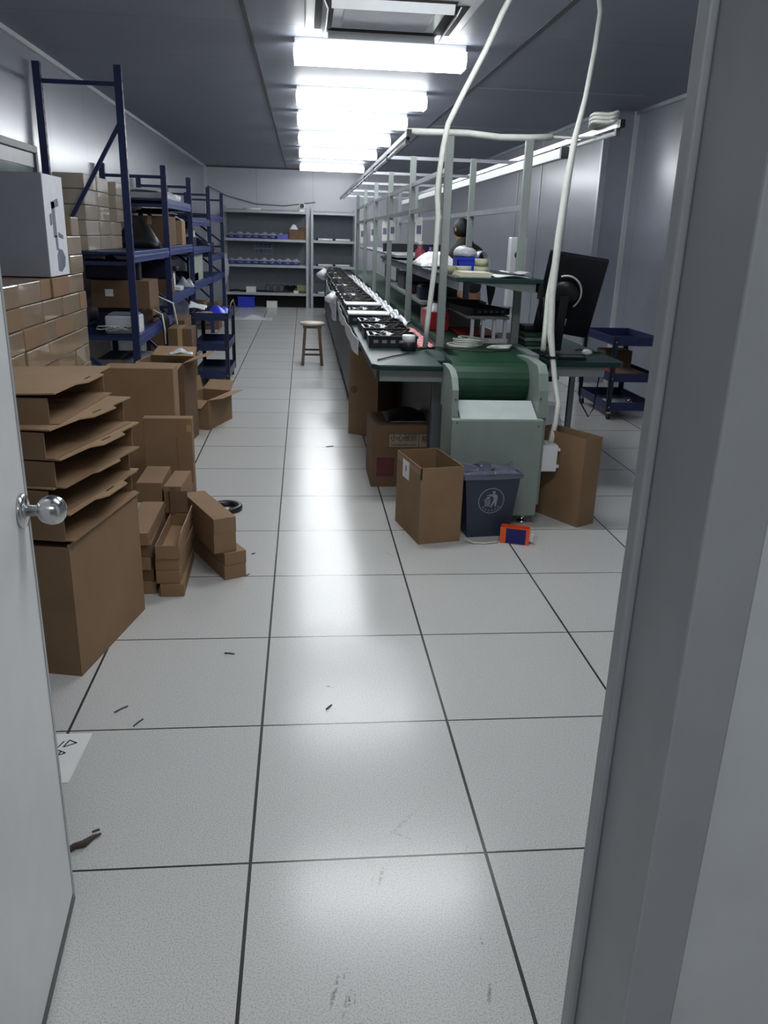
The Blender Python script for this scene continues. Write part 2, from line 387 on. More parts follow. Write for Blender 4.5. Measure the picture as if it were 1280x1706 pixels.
MB().box(-.5, .5, -.5, .5, -.025, 0).build('panel', WHITE, ac, bevel=.01)
MB().box(-.27, .27, -.27, .27, -.035, -.02).build('intake_grille', mk('ac_grille', '#b4b9c4', .5), ac, bevel=.006)
for (a, b, c, d_) in ((-.44, -.33, -.36, .36), (.33, .44, -.36, .36), (-.36, .36, -.44, -.33), (-.36, .36, .33, .44)):
    MB().box(a, b, c, d_, -.03, -.024).build('air_slot', DARKIN, ac)
for sx in (-1, 1):
    l = MB(); l.bar((sx*.385, -.35, -.045), (sx*.385, .35, -.045), .008, .07, upv=(sx*.5, 0, 1)); l.build('louver', WHITE, ac)
for sy_ in (-1, 1):
    l = MB(); l.bar((-.35, sy_*.385, -.045), (.35, sy_*.385, -.045), .008, .07, upv=(0, sy_*.5, 1)); l.build('louver', WHITE, ac)

# ------------------------------------------------------------------ blue storage racks along the left wall
PX, PW = -1.40, -1.995            # aisle and wall post lines
PY = [7.03, 8.92, 10.80, 12.90, 14.95]
def upright(parent, y, top, braces):
    for x in (PX, PW):
        p = MB(); p.box(x-.028, x+.028, y-.022, y+.022, .004, top)
        for k in range(int(top/.08)):
            zz = .06+k*.08
            if zz < top-.03: p.box(x+.0275, x+.0288, y-.007, y+.007, zz, zz+.03, 1)
        p.build('post', [BLUE, DARKIN], parent, bevel=.003)
        MB().box(x-.04, x+.04, y-.035, y+.035, 0, .006).build('foot_plate', BLUE, parent)
    for z in braces[0]:
        MB().bar((PW, y, z), (PX, y, z), .022, .03).build('frame_tie', BLUE, parent)
    for za, zb in braces[1]:
        MB().bar((PW, y, za), (PX, y, zb), .022, .03).build('diagonal_brace', BLUE, parent)
def beam(parent, y0, y1, x, z):
    b = MB(); b.box(x-.02, x+.02, y0, y1, z-.045, z+.045); b.box(x+.02, x+.026, y0, y1, z-.012, z+.012)
    b.build('beam', BLUEB, parent, bevel=.004)
def deck(parent, y0, y1, z):
    MB().box(PW+.02, PX-.02, y0, y1, z+.0, z+.02).build('shelf_board', SHELFM if False else BLUE, parent)
rk_labels = ['blue steel rack bay with the tallest end frame nearest the door', 'second blue rack bay from the door',
             'third blue rack bay from the door, holding the pale panel', 'farthest blue rack bay, beside the end shelving']
levels = [[1.27, .60], [1.75, 1.285, .78], [1.60, 1.25, .80], [1.68, 1.10, .78]]
for i in range(4):
    t = thing('storage_rack', (0, 0, 0), rk_labels[i], 'storage rack', 'blue racks along the left wall')
    if i == 0:
        upright(t, PY[0], 2.66, ([2.53, 1.22, .62, .12], [(1.30, 2.28), (.62, .14)]))
    ya = PY[i]+.024; yb = PY[i+1]-.024
    upright(t, PY[i+1], 2.10, ([1.99, 1.72, 1.24, .72, .12], [(1.74, 1.30), (1.24, .76), (.7, .14)]))
    for z in levels[i]:
        for x in (PX, PW): beam(t, ya, yb, x, z)
        deck(t, ya, yb, z+.02)
    # move the empty to the rack's base, keep parts where they are
    base = Vector((PX, ya, 0))
    for o in [o for o in COL.objects if o.parent == t]:
        o.data.transform(Matrix.Translation(-base))
    t.location = base

# ---- helper: carton (closed) with tape and flap seams
def carton(name, loc, size, label, cat='box', group=None, rotz=0., mat=CARD, tape=True, bevel=.004):
    sx, sy_, sz = size
    t = thing(name, loc, label, cat, group, rotz)
    MB().box(-sx/2, sx/2, -sy_/2, sy_/2, 0, sz).build('body', mat, t, bevel=bevel)
    if tape:
        k = MB(); w = .022
        if sy_ >= sx:
            k.box(-w, w, -sy_/2-.0008, sy_/2+.0008, sz-.001, sz+.0008); k.box(-w, w, -sy_/2-.0008, -sy_/2+.001, sz*.72, sz); k.box(-w, w, sy_/2-.001, sy_/2+.0008, sz*.72, sz)
        else:
            k.box(-sx/2-.0008, sx/2+.0008, -w, w, sz-.001, sz+.0008); k.box(-sx/2-.0008, -sx/2+.001, -w, w, sz*.72, sz); k.box(sx/2-.001, sx/2+.0008, -w, w, sz*.72, sz)
        k.build('tape', TAPE, t)
    return t
def open_carton(name, loc, size, label, flaps, rotz=0., mat=CARD, wall=.005, cat='box', inner=CARDD, group=None):
    """flaps: list of (side, angle from upright outward, length)"""
    sx, sy_, sz = size; a, b = sx/2, sy_/2
    t = thing(name, loc, label, cat, group, rotz)
    m = MB(); m.box(-a, a, -b, b, 0, wall); m.box(-a, a, -b, -b+wall, wall, sz); m.box(-a, a, b-wall, b, wall, sz)
    m.box(-a, -a+wall, -b+wall, b-wall, wall, sz); m.box(a-wall, a, -b+wall, b-wall, wall, sz)
    m.build('body', mat, t)
    for side, angd, ln in flaps:
        g = math.radians(angd); o_, u_ = math.sin(g)*ln, math.cos(g)*ln
        q = {'x+': ((a-wall/2, -b+.004, sz), (a-wall/2, b-.004, sz), (o_, 0, u_)), 'x-': ((-a+wall/2, -b+.004, sz), (-a+wall/2, b-.004, sz), (-o_, 0, u_)),
             'y+': ((-a+.004, b-wall/2, sz), (a-.004, b-wall/2, sz), (0, o_, u_)), 'y-': ((-a+.004, -b+wall/2, sz), (a-.004, -b+wall/2, sz), (0, -o_, u_))}[side]
        p0, p1, d = map(Vector, q)
        k = .02*(p1-p0).normalized()
        MB().add([p0, p1, p1+d-k, p0+d+k], [(0,1,2,3)]).build('flap', CARDL, t, solid=wall*.8)
    return t

# ------------------------------------------------------------------ stack of mailer boxes by the door
BA = math.atan2(3.116-2.58, -.66+.779)-PI/2     # long side direction, as a turn about Z
base = thing('flat_carton', (-.779, 2.58, 0), 'large tall brown carton standing on the floor right behind the door edge', 'box', rotz=BA)
m = MB(); Lb, Wb, Hb = .55, .34, .495
m.box(-.006, 0, 0, Lb, 0, Hb); m.box(-Wb, -Wb+.006, 0, Lb, 0, Hb); m.box(-Wb+.006, -.006, 0, .006, 0, Hb-.012); m.box(-Wb+.006, -.006, Lb-.006, Lb, 0, Hb); m.box(-Wb+.006, -.006, .006, Lb-.006, 0, .006)
m.build('body', CARD, base)
MB().box(-Wb+.01, -.02, .012, Lb-.01, Hb-.03, Hb-.02).build('inner_flap', CARDD, base)
LAYERS = [(.505, -.010, .00, .02), (.600, -.045, -.02, -.05), (.697, -.015, -.02, -.025), (.795, -.035, -.03, -.02), (.893, -.03, .03, .14)]
for i, (z, dx, dy, dr) in enumerate(LAYERS):
    nm = ['lowest', 'second from the bottom', 'middle', 'second from the top', 'topmost'][i]
    t = thing('mailer_box', (-.779+dx, 2.585+dy, z), 'open mailer box with tabbed lid, %s in the stack by the door' % nm, 'box', 'stack of open mailer boxes', BA+dr)
    W, Ln, H = .36, .56, .086
    m = MB(); m.box(-W, 0, 0, Ln, 0, .005); m.box(-W, 0, 0, .005, .005, H); m.box(-W, 0, Ln-.005, Ln, .005, H); m.box(-W, -W+.005, .005, Ln-.005, .005, H)
    m.box(-.012, .03, .004, Ln-.004, .0, .004)
    m.build('tray', CARD, t)
    # lid with a tuck tab on the aisle side, slightly lifted
    pts = [(-W, -.004), (.026, -.004), (.032, .17), (.062, .215), (.065, .37), (.034, .40), (.030, Ln+.004), (-W, Ln+.004)]
    lift = [.02, .022, .02, .022, .035][i]
    Ml = Matrix.Translation((-W, 0, H)) @ Matrix.Rotation(-lift, 4, 'Y') @ Matrix.Translation((W, 0, 0))
    ld = MB().prism(pts, .0, .005, M=Ml).build('lid', CARDL, t)
    MB().box(.030, .038, .26, .32, .0052, .0056, M=Ml).build('slot', INK, ld)

# tall cartons behind the stack
carton('tall_carton', (-.955, 4.86, 0), (.40, .18, .735), 'tall plain brown carton standing behind the mailer stack', mat=CARD, tape=False)
fcn = carton('folded_carton', (-.735, 4.39, 0), (.26, .07, .535), 'folded flat brown carton standing upright before the tall plain one', mat=CARD, tape=False)
MB().box(.045, .048, -.0356, -.0348, .0, .43).build('fold_line', CARDD, fcn); MB().box(.10, .126, -.036, -.0348, .46, .50).build('tape_scrap', TAPE, fcn)
# small long boxes on the floor
def small(loc, rotz, label, size=(.10, .43, .056), mat=CARD, group='small flat boxes on the floor'):
    return carton('small_box', loc, size, label, 'box', group, rotz, mat, tape=False, bevel=.0015)
FL = ['lowest', 'second from the floor', 'third from the floor', 'fourth from the floor', 'fifth and top']
for k in range(3):
    small((-.578+(.006, -.004, .0)[k], 3.45+(.0, .012, .02)[k], k*.0562), -.03*(k-1), 'small brown box, %s, in the front middle stack below the open tray' % FL[k])
for k in range(5):
    small((-.692-.004*k, 3.48+.01*(k % 2), k*.0562), .02*(1-k % 3), 'small brown box, %s, in the left column by the big carton' % FL[k], mat=CARDD if k % 2 else CARD)
for k in range(4):
    small((-.69, 3.98, k*.0562+.0), .02*k-.03, 'small brown box, %s, in the stack hidden behind the open tray' % FL[k], size=(.22, .40, .056), mat=CARDD)
small((-.755, 4.0, .2252), 0, 'short brown box on the rear left of the small stacks', size=(.12, .30, .10))
small((-.635, 3.98, .2252), -.05, 'short brown box on the rear right of the small stacks', size=(.085, .28, .085))
open_carton('open_tray_box', (-.58, 3.46, .1690), (.10, .42, .06), 'open small tray box on top of the front middle stack', [('x+', 10, .05)], 0, mat=CARD)
dk = MB().add([(-.625, 3.66, .232), (-.60, 3.66, .232), (-.60, 3.672, .36), (-.625, 3.672, .36)], [(0,1,2,3)])
dk.add([(-.65, 3.672, .232), (-.55, 3.676, .232), (-.55, 3.70, .33), (-.65, 3.70, .33)], [(0,1,2,3)])
tag(dk.build('cardboard_divider', CARDD, solid=.004), 'loose brown cardboard flap standing up behind the open tray', 'cardboard')
SA = math.atan2(3.79-3.403, -.555+.359)-PI/2
cx, cy_ = -.359, 3.403
dirL = Vector((math.cos(SA+PI/2), math.sin(SA+PI/2), 0)); dirW = Vector((math.cos(SA), math.sin(SA), 0))
for k, (z, h, off, dr) in enumerate(((0, .066, (0, 0), 0), (.0662, .060, (.0, .004), .02), (.1264, .092, (-.03, .02), -.03), (.2186, .072, (-.028, .02), -.03))):
    c = Vector((cx, cy_, z)) + dirW*(.052+off[0]) + dirL*(.215+off[1])
    small(tuple(c), SA+dr, 'small brown box, %s, in the right-hand angled stack of four' % (FL[k] if k < 3 else 'topmost'), size=(.104, .43, h), mat=CARD)
ring = thing('cable_reel', (-.44, 4.40, 0), 'black round plastic reel on the floor behind the angled stack', 'reel')
MB().lathe([(.05, .0), (.085, .0), (.09, .008), (.09, .022), (.085, .03), (.06, .03), (.05, .022), (.05, 0)]).build('spool', BLACK, ring)
MB().box(-.02, .02, -.082, -.062, .0285, .0312).build('label', PAPER, ring)

# ------------------------------------------------------------------ open cartons near the blue cart
ob = open_carton('open_carton', (-.80, 6.62, 0), (.26, .46, .235), 'low open brown carton with flaps folded out in front of the blue cart',
    [('x+', 80, .12), ('y+', 60, .13), ('y-', 120, .10), ('x-', 5, .12)], rotz=-.32, mat=CARD)
o2 = open_carton('open_carton', (-1.0, 6.05, 0), (.34, .36, .60), 'tall open brown carton with a white cloth hanging out near the rack', [('x+', 72, .17), ('y-', 110, .13), ('y+', 70, .15), ('x-', 135, .14)], rotz=-.12, mat=CARDD)
cl = MB().sheet(lambda u, v: (-.97+.17*u-.02*v, 5.99+.14*v, .640+.015*math.sin(6*u+2)*math.sin(5*v)+.02*(1-abs(2*u-1))), 12, 10)
tag(cl.build('white_cloth', FILM, solid=.004), 'white crumpled plastic bag lying in the mouth of the tall open carton', 'bag')
carton('brown_carton', (-1.16, 8.02, 0), (.22, .34, .62), 'brown carton standing between the rack and the blue cart', mat=CARDD)

# ------------------------------------------------------------------ pile of wrapped cartons by the left wall
HB = .111; n = 0
def pile_box(y0, y1, z, row, col, x1=-1.40, dep=.34):
    jx = random.uniform(-.008, .006)
    o = carton('wrapped_carton', (x1-dep/2+jx, (y0+y1)/2, z), (dep, y1-y0-.006, HB-.003),
        'film wrapped carton in the wall pile, %s row from the top, %s from far end' % (ORD[14-row], ORD[col]), 'box', 'pile of wrapped cartons', random.uniform(-.015, .015), random.choice([CARDF, CARDF, CARD]), tape=False, bevel=.006)
    return o
for r in range(11):
    z = r*HB; y = 5.53; col = 0
    widths = [.17, .36, .36, .36, .30] if r % 2 else [.34, .36, .20, .36, .30]
    for w_ in widths:
        pile_box(y-w_, y, z, r+1, col); y -= w_; col += 1
for r in (11, 12):
    pile_box(5.22, 5.53, r*HB, r+1, 0)
pile_box(5.36, 5.53, 13*HB, 14, 0, dep=.30)
bc = thing('printed_carton', (-1.40, 4.82, 1.224), 'big grey and white carton with a printed tap picture on top of the wrapped pile', 'box')
MB().box(-.46, 0, 0, .385, 0, .54).build('body', GREYBOX, bc, bevel=.004)
MB().box(-.001, .0015, .003, .382, .003, .537).build('white_side', WHITEBOX, bc)
pr = MB(); X0 = .0016; X1 = .0026
def yz(pts): return pr.prism([(y, z) for y, z in pts], X0, X1, M=Matrix(((0,0,1,0), (1,0,0,0), (0,1,0,0), (0,0,0,1))))
yz([(.13, .21), (.19, .21), (.19, .40), (.13, .40)]); yz([(.12, .395), (.26, .42), (.27, .38), (.13, .36)]); yz([(.22, .24), (.31, .22), (.31, .20), (.22, .21)])
yz([(.16, .03), (.22, .02), (.30, .05), (.32, .10), (.27, .14), (.20, .15), (.16, .11)]); yz([(.16, .14), (.20, .14), (.19, .22), (.15, .22)])
yz([(.08, .33), (.12, .34), (.12, .28), (.08, .27)])
pr.build('printed_picture', PRINTG, bc)

# ------------------------------------------------------------------ goods on the racks
def deckz(z): return z+.042
names3 = ['near', 'middle', 'far']
for r in range(5):
    for c in range(3):
        y0 = 7.10+c*.44 + (.30 if (c == 2 and r > 1) else 0)
        carton('wrapped_box', (-1.86, y0+.21, deckz(1.27)+r*.118), (.24, .42, .115),
            'small wrapped box on the near rack shelf, %s layer up, %s column' % (ORD[r], names3[c]), 'box', 'wrapped boxes on the rack shelf', random.uniform(-.02, .02), CARDW, tape=False, bevel=.006)
t = thing('cloth_heap', (-1.66, 8.70, deckz(1.27)), 'dark cloth heap at the far end of the first rack shelf', 'cloth')
MB().sheet(lambda u, v: (-.26+.50*u, -.12+.26*v, .004+.30*(math.sin(PI*u)*math.sin(PI*v))**.6*(.82+.18*math.sin(8*u+6*v))), 16, 14).build('cloth', BLACK, t, solid=.006)
carton('brown_carton', (-1.70, 8.43-.10+.02, deckz(.60)), (.5, .40, .30), 'brown carton at the far end of the low rack shelf', mat=CARDD)
# low shelf, bay one : brown carton with a white label on a dark machine, white machines in front
c1 = carton('labelled_carton', (-1.60, 7.72, deckz(.60)+.185), (.50, .46, .235), 'dark brown carton with a small white label lying on the machines of the low shelf', mat=CARDD, tape=False)
MB().box(-.13, -.06, -.2315, -.2305, .10, .16).build('label', PAPER, c1)
mc = thing('label_printer', (-1.52, 7.26, deckz(.60)), 'white desktop machine with grey top on the low rack shelf', 'machine')
MB().box(-.15, .12, -.12, .16, 0, .15).build('body', MACH, mc, bevel=.012)
MB().box(-.13, .10, -.10, .14, .15, .165).build('lid', PRINTG, mc, bevel=.004)
MB().box(.1195, .1215, -.09, .13, .03, .12).build('front_panel', WHITE, mc)
MB().cyl((-.16, -.15, .05), (.08, -.15, .05), .018).build('roller', CHROME, mc)
mc2 = thing('sealing_machine', (-1.60, 7.76, deckz(.60)), 'dark flat machine carrying the labelled carton on the low shelf', 'machine')
MB().box(-.22, .12, -.20, .20, 0, .15).build('body', NAVY, mc2, bevel=.01); MB().box(-.22, .12, -.20, .20, .15, .18).build('cover', BLACK, mc2, bevel=.004)
cb = MB()
for k in range(7):
    pts = [(-1.64+.03*k+.05*math.sin(k), 7.08+.02*math.cos(2*k), .665+.012*k)]
    for j in range(1, 9): pts.append((pts[0][0]+.10*math.sin(j*.9+k), 7.085+.018*math.cos(j*1.3+k), .668+.05*abs(math.sin(j*.7+k))))
    cb.tube(pts, .005, 6)
tag(cb.build('white_cables', HOSE), 'tangle of thin white cables at the near end of the low rack shelf', 'cable')
hc = MB()
for k in range(6):
    y = 8.05+.06*k; hc.tube([(-1.43, y, .70), (-1.40, y, .71), (-1.37, y, .71), (-1.342, y+.01, .66), (-1.335, y+.02, .50-.02*k), (-1.335, y+.02, .36+.03*(k % 3))], .011, 8)
tag(hc.build('black_cables', BLACKR), 'bunch of thick black cables hanging over the low rack beam', 'cable')
wc = MB().tube([(-1.6, 7.95, .70), (-1.45, 7.93, .80), (-1.32, 7.90, .74), (-1.30, 7.88, .60), (-1.298, 7.88, .47)], .008, 8)
tag(wc.build('white_lead', HOSE), 'single white lead arching over the low rack beam', 'cable')
wc = MB().tube([(-1.6, 8.50, .72), (-1.44, 8.47, .86), (-1.30, 8.45, .80), (-1.27, 8.45, .62), (-1.27, 8.45, .50)], .009, 8)
tag(wc.build('white_lead', HOSE), 'farther white lead arching past the black cables', 'cable')
# big dark monitors / boxes under shelf one
for k, (y, zz) in enumerate(((7.40, 1.06), (8.35, 1.02))):
    pass
dk1 = thing('dark_monitor', (-1.66, 7.62, deckz(.60)+.421), 'dark boxy display standing on the labelled carton', 'monitor')
MB().box(-.24, .22, -.06, .06, .0, .17).build('body', BLACK, dk1, bevel=.01); MB().box(-.21, .19, -.0615, -.06, .02, .15).build('screen', NAVY, dk1)
# bay two
ym = (PY[1]+PY[2])/2
carton('brown_carton', (-1.62, 9.55, deckz(1.285)), (.36, .62, .30), 'wide brown carton on the middle shelf of the second rack bay', mat=CARDD)
t = thing('wrapped_bundle', (-1.62, 9.55, deckz(1.285)+.302), 'black film bundle on top of the wide rack carton', 'bundle')
MB().sheet(lambda u, v: (-.20+.40*u, -.36+.72*v, .03+.06*math.sin(PI*u)*(.7+.3*math.sin(9*v))*math.sin(PI*v)), 14, 14).build('cover', BLACK, t, solid=.01)
t = thing('pale_carton', (-1.52, 10.35, deckz(1.285)), 'tall pale wrapped carton at the aisle side of the second bay', 'box')
MB().box(-.16, .10, -.14, .14, 0, .27).build('body', CARDL, t, bevel=.006)
MB().sheet(lambda u, v: (-.15+.24*u, -.13+.26*v, .272+.07*abs(math.sin(5*u+3*v))*math.sin(PI*u)), 10, 10).build('plastic_cover', FILM, t, solid=.003)
t = thing('silver_tray', (-1.55, 9.0+.5, deckz(1.75)), 'crinkled silver foil tray on the top beam of the second bay', 'tray')
MB().box(-.38, .12, -.42, .42, 0, .06).build('tray', SHELFM, t, bevel=.01)
MB().sheet(lambda u, v: (-.36+.46*u, -.40+.80*v, .064+.018*math.sin(38*v)+.02*math.sin(PI*u)), 8, 60).build('foil', FILM, t, solid=.003)
t = thing('stacked_cups', (-1.50, 10.35, deckz(1.75)), 'row of white paper rolls on the top beam of the second bay', 'rolls')
for k in range(4): MB().cyl((0, -.20+.11*k, 0), (0, -.20+.11*k, .085), .045).build('roll', WHITE, t)
t = thing('desktop_lamp', (-1.52, 10.0, deckz(.78)), 'white machine head with a tall neck on the second bay low shelf', 'machine')
MB().box(-.16, .10, -.12, .12, 0, .05).build('foot', WHITE, t, bevel=.01); MB().box(-.06, .02, -.05, .05, .05, .22).build('neck', WHITE, t, bevel=.02); MB().box(-.10, .06, -.10, .10, .22, .27).build('head', BLACK, t, bevel=.01)
carton('brown_carton', (-1.62, 9.35, deckz(.78)), (.36, .36, .16), 'low brown carton on the second bay low shelf', mat=CARDD)
t = thing('box_monitor', (-1.60, 9.35, deckz(.78)+.162), 'black display box resting on the low brown rack carton', 'monitor')
MB().box(-.18, .16, -.12, .12, 0, .20).build('body', BLACK, t, bevel=.01); MB().box(-.15, .13, -.1215, -.12, .02, .18).build('screen', NAVY, t)
t = thing('plastic_bags', (-1.45, 10.60, deckz(.78)), 'bluish clear plastic bag heap at the end of the second low shelf', 'bag')
MB().sheet(lambda u, v: (-.14+.24*u, -.15+.30*v, .01+.13*math.sin(PI*u)*math.sin(PI*v)*(.8+.2*math.sin(13*u+7*v))), 16, 16).build('film', CLEAR, t, solid=.004)
# bay three
t = thing('leaning_board', (-1.44, 11.62, .842), 'pale greenish board leaning on the third rack bay front', 'board')
MB().box(-.03, .0, -.60, .66, 0, .33).build('board', mk('pale_board', '#a9b3a8', .5), t, bevel=.003)
MB().box(-.032, .002, -.60, .66, .33, .345).build('edge', ALU, t)
carton('purple_carton', (-1.62, 11.3, deckz(1.25)), (.40, .40, .12), 'low dark blue carton on the third bay shelf', mat=NAVY, tape=False)
carton('white_carton', (-1.60, 11.95, deckz(1.25)), (.20, .14, .22), 'small white carton on the third bay shelf', mat=WHITEBOX, tape=False)
t = thing('cloth_bundle', (-1.45, 12.5, deckz(1.25)), 'dark cloth bundle at the end of the third bay shelf', 'bundle')
MB().sheet(lambda u, v: (-.20+.30*u, -.25+.50*v, .01+.10*math.sin(PI*u)*math.sin(PI*v)*(.8+.2*math.sin(11*u+9*v))), 14, 14).build('cloth', NAVY, t, solid=.006)
t = thing('yellow_box', (-1.50, 11.5, deckz(.80)-.0), 'dark tool case on the third bay low shelf', 'case')
MB().box(-.25, .06, -.25, .25, 0, .0+.12).build('body', BLACK, t, bevel=.01)
# bay four
t = thing('plastic_bags', (-1.32, 14.60, 1.14), 'clear plastic bag hanging on the farthest rack post', 'bag')
MB().sheet(lambda u, v: (-.01+.06*math.sin(PI*u)*math.sin(PI*v+.2), -.14+.28*u, -.50*v+.02*math.sin(9*u)), 12, 14).build('film', CLEAR, t, solid=.004)
t = thing('dark_crate', (-1.62, 13.9, deckz(1.10)), 'dark plastic crate on the farthest bay shelf', 'crate')
MB().box(-.2, .15, -.3, .3, 0, .18).build('body', NAVY, t, bevel=.01)
carton('brown_carton', (-1.55, 13.6, 0), (.40, .50, .42), 'brown carton under the farthest rack bay', mat=CARDD)
carton('brown_carton', (-1.58, 10.1, 0), (.40, .70, .50), 'brown carton on the floor under the second rack bay', mat=CARDD)
carton('grey_carton', (-1.68, 7.9, 0), (.40, .60, .36), 'grey carton on the floor under the nearest rack bay', mat=GREYBOX)

# ------------------------------------------------------------------ tool carts
def tool_cart(loc, W, D, zs, label, lip=.075):
    t = thing('tool_cart', loc, label, 'cart', 'blue three tier carts')
    for k, z in enumerate(zs):
        m = MB(); m.box(0, W, 0, D, z, z+.006)
        for a in ((0, W, 0, .006), (0, W, D-.006, D)): m.box(*a, z+.006, z+lip)
        for a in ((0, .006, .006, D-.006), (W-.006, W, .006, D-.006)): m.box(*a, z+.006, z+lip)
        m.build('tray', [BLUE], t, bevel=.002)
    for x in (0, W):
        for y in (0, D):
            p = MB(); sx_ = 1 if x == 0 else -1; sy2 = 1 if y == 0 else -1
            p.box(min(x, x-sx_*.004), max(x, x-sx_*.004), min(y-sy2*.004, y+sy2*.034), max(y-sy2*.004, y+sy2*.034), .075, zs[2]+lip)
            p.box(min(x-sx_*.004, x+sx_*.034), max(x-sx_*.004, x+sx_*.034), min(y, y-sy2*.004), max(y, y-sy2*.004), .075, zs[2]+lip)
            for z in zs: p.cyl((x+sx_*.016, y-sy2*.004, z+.03), (x+sx_*.016, y-sy2*.008, z+.03), .006, 8, 1)
            p.build('post', [NAVY, CHROME], t)
            c = MB(); c.box(x+sx_*.03-.012, x+sx_*.03+.012, y+sy2*.03-.02, y+sy2*.03+.02, .05, .085)
            cw = c.build('caster', ALU, t)
            MB().cyl((x+sx_*.03-.011, y+sy2*.03, .031), (x+sx_*.03+.011, y+sy2*.03, .031), .031, 18).build('wheel', BLACKR, cw)
    return t
tool_cart((-1.10, 8.27, 0), .35, .80, (.085, .36, .655), 'blue three tier cart with a blue bag beside the left racks')
tool_cart((2.68, 6.86, 0), .43, .78, (.085, .34, .655), 'dark blue three tier cart by the right wall')
t = thing('blue_bag', (-.90, 8.75, .665), 'bright blue plastic bag lying on the left cart top tray', 'bag')
MB().sheet(lambda u, v: (-.10+.24*u, -.28+.50*v, .01+.10*math.sin(PI*u)**.6*math.sin(PI*v)**.6*(.85+.15*math.sin(11*u+8*v))), 18, 18).build('bag', BLUEBAG, t, solid=.004)
t = thing('cut_board', (-1.02, 8.50, .665), 'pale yellowish cardboard piece on the left cart top tray', 'cardboard')
MB().box(-.06, .10, -.16, .10, 0, .05).build('board', CARDL, t)
t = thing('white_bag', (-1.09, 8.66, .735), 'white film draped over the left edge of the blue cart', 'film')
MB().sheet(lambda u, v: (-.07+.16*u, -.16+.34*v, .012+.05*math.sin(PI*v)*(1-u)+.012*math.sin(14*v+4*u)), 10, 14).build('film', FILM, t, solid=.003)
tag(MB().tube([(-.74, 8.30, .735), (-.735, 8.5, .81), (-.735, 8.8, .82), (-.74, 9.05, .735)], .008, 8).build('cart_strap', BLACK), 'thin black strap arching over the left cart edge', 'strap')
t = thing('red_tray', (2.76, 6.93, .349), 'red plastic tray on the middle shelf of the right cart', 'tray')
MB().box(0, .30, 0, .40, 0, .05).box(.02, .28, .02, .38, .045, .055, 1).build('tray', [RED, CARDD], t, bevel=.006)
t = thing('parts_carton', (2.80, 7.36, .349), 'brown carton at the back of the right cart middle shelf', 'box')
MB().box(0, .26, 0, .24, 0, .20).build('body', CARDD, t, bevel=.004)
t = thing('tool_tray', (2.78, 6.98, .094), 'flat pale tray on the bottom shelf of the right cart', 'tray')
MB().box(0, .24, 0, .3, 0, .02).build('tray', SHELFM, t, bevel=.004); MB().ball((.17, .08, .045), .025).build('foil_ball', CHROME, t)

# ------------------------------------------------------------------ grey shelving at the end wall
def shelving(x0, x1, label, rear_y=YB-.03):
    fy = 17.62; t = thing('shelving_unit', (x0, fy, 0), label, 'shelving', 'grey shelving units on the end wall'); W = x1-x0; D = rear_y-fy
    for x in (0, W-.05):
        for y in (0, D-.05):
            MB().box(x, x+.05, y, y+.05, 0, 2.0).build('post', SHELFM, t, bevel=.003)
    for z in (.25, .81, 1.32, 1.87):
        MB().box(.05, W-.05, .003, D, z, z+.05).build('shelf_board', SHELFM, t, bevel=.003)
    MB().box(.0, W, D, D+.012, .30, 1.95).build('back_panel', SHELFP, t); MB().box(.05, W-.05, .30, .312, 0.0, .25).build('under_shelf_shade', DARKIN, t)  # last box: black sheet added as the shade below the lowest shelf
    return t
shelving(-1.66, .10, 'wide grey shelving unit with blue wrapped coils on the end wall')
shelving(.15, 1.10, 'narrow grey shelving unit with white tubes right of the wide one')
def wrapped(x, z, s, label, mats=PURP, sc=(1, 1, .75)):
    t = thing('wrapped_coil', (x, 17.80, z), label, 'coil', 'plastic wrapped coils on the end shelving')
    r = .055*s
    m = MB()
    pts = [(r*math.cos(a*2*PI/16), r*.9*math.sin(a*2*PI/16), .035) for a in range(16)]
    m.tube(pts, .034, 8, closed=True); m.build('coil', mats, t)
    MB().sheet(lambda u, v: ((-.09+.18*u)*s, (-.08+.16*v), .072+.05*s*math.sin(PI*u)*math.sin(PI*v)*(.7+.3*math.sin(9*u+5*v))), 8, 8).build('wrapper', CLEAR, t, solid=.003)
    return t
for k in range(7):
    wrapped(-1.50+.17*k, 1.371, 1.15 + .3*((k*5) % 3)/2, 'blue wrapped coil on the upper shelf of the wide unit, %s from left' % ORD[k])
for k in range(9):
    wrapped(-1.50+.165*k, .861, 1.15 + .35*((k*2) % 3)/2, 'blue wrapped coil on the middle shelf of the wide unit, %s from left' % ORD[k])
t = thing('violet_box', (-.42, 17.74, 1.371), 'small violet printed box on the third shelf of the wide unit', 'box')
MB().box(-.12, .10, -.06, .08, 0, .10).build('body', mk('violet_print', '#5a5fb4', .4, var=.3, scale=40), t)
t = thing('tall_carton', (-.20, 17.80, 1.371), 'small brown carton with white foil on top, on the upper shelf', 'box')
MB().box(-.10, .10, -.10, .10, 0, .20).build('body', CARDD, t, bevel=.004)
MB().sheet(lambda u, v: (-.09+.18*u, -.09+.18*v, .20+.10*math.sin(PI*u)*math.sin(PI*v)), 8, 8).build('foil', FILM, t, solid=.003)
carton('brown_carton', (-.06+.0, 17.82, 1.371), (.001, .001, .001), 'x', mat=CARDD, tape=False) if False else None
carton('wide_carton', (-.075+.02, 18.10, 1.371), (.24, .20, .235), 'wide brown carton at the right end of the upper shelf', mat=CARD)
sg = thing('shelf_sign', (-.86, 18.30, 1.17), 'blue lettered sign in two rows on the shelving back panel', 'sign')
MB().box(-.20, .20, -.012, 0, -.115, .115).build('plate', mk('sign_plate', '#8d94a6', .5), sg)
MB().box(-.20, .20, -.014, -.012, -.003, .003).build('divider', PAPER, sg)
sign_ink = mk('sign_ink', '#20264a', .6)
text_mesh('lettering', '工具放置', .095, sign_ink, sg, facing_neg_y(0, -.0135, .055), width=.35)
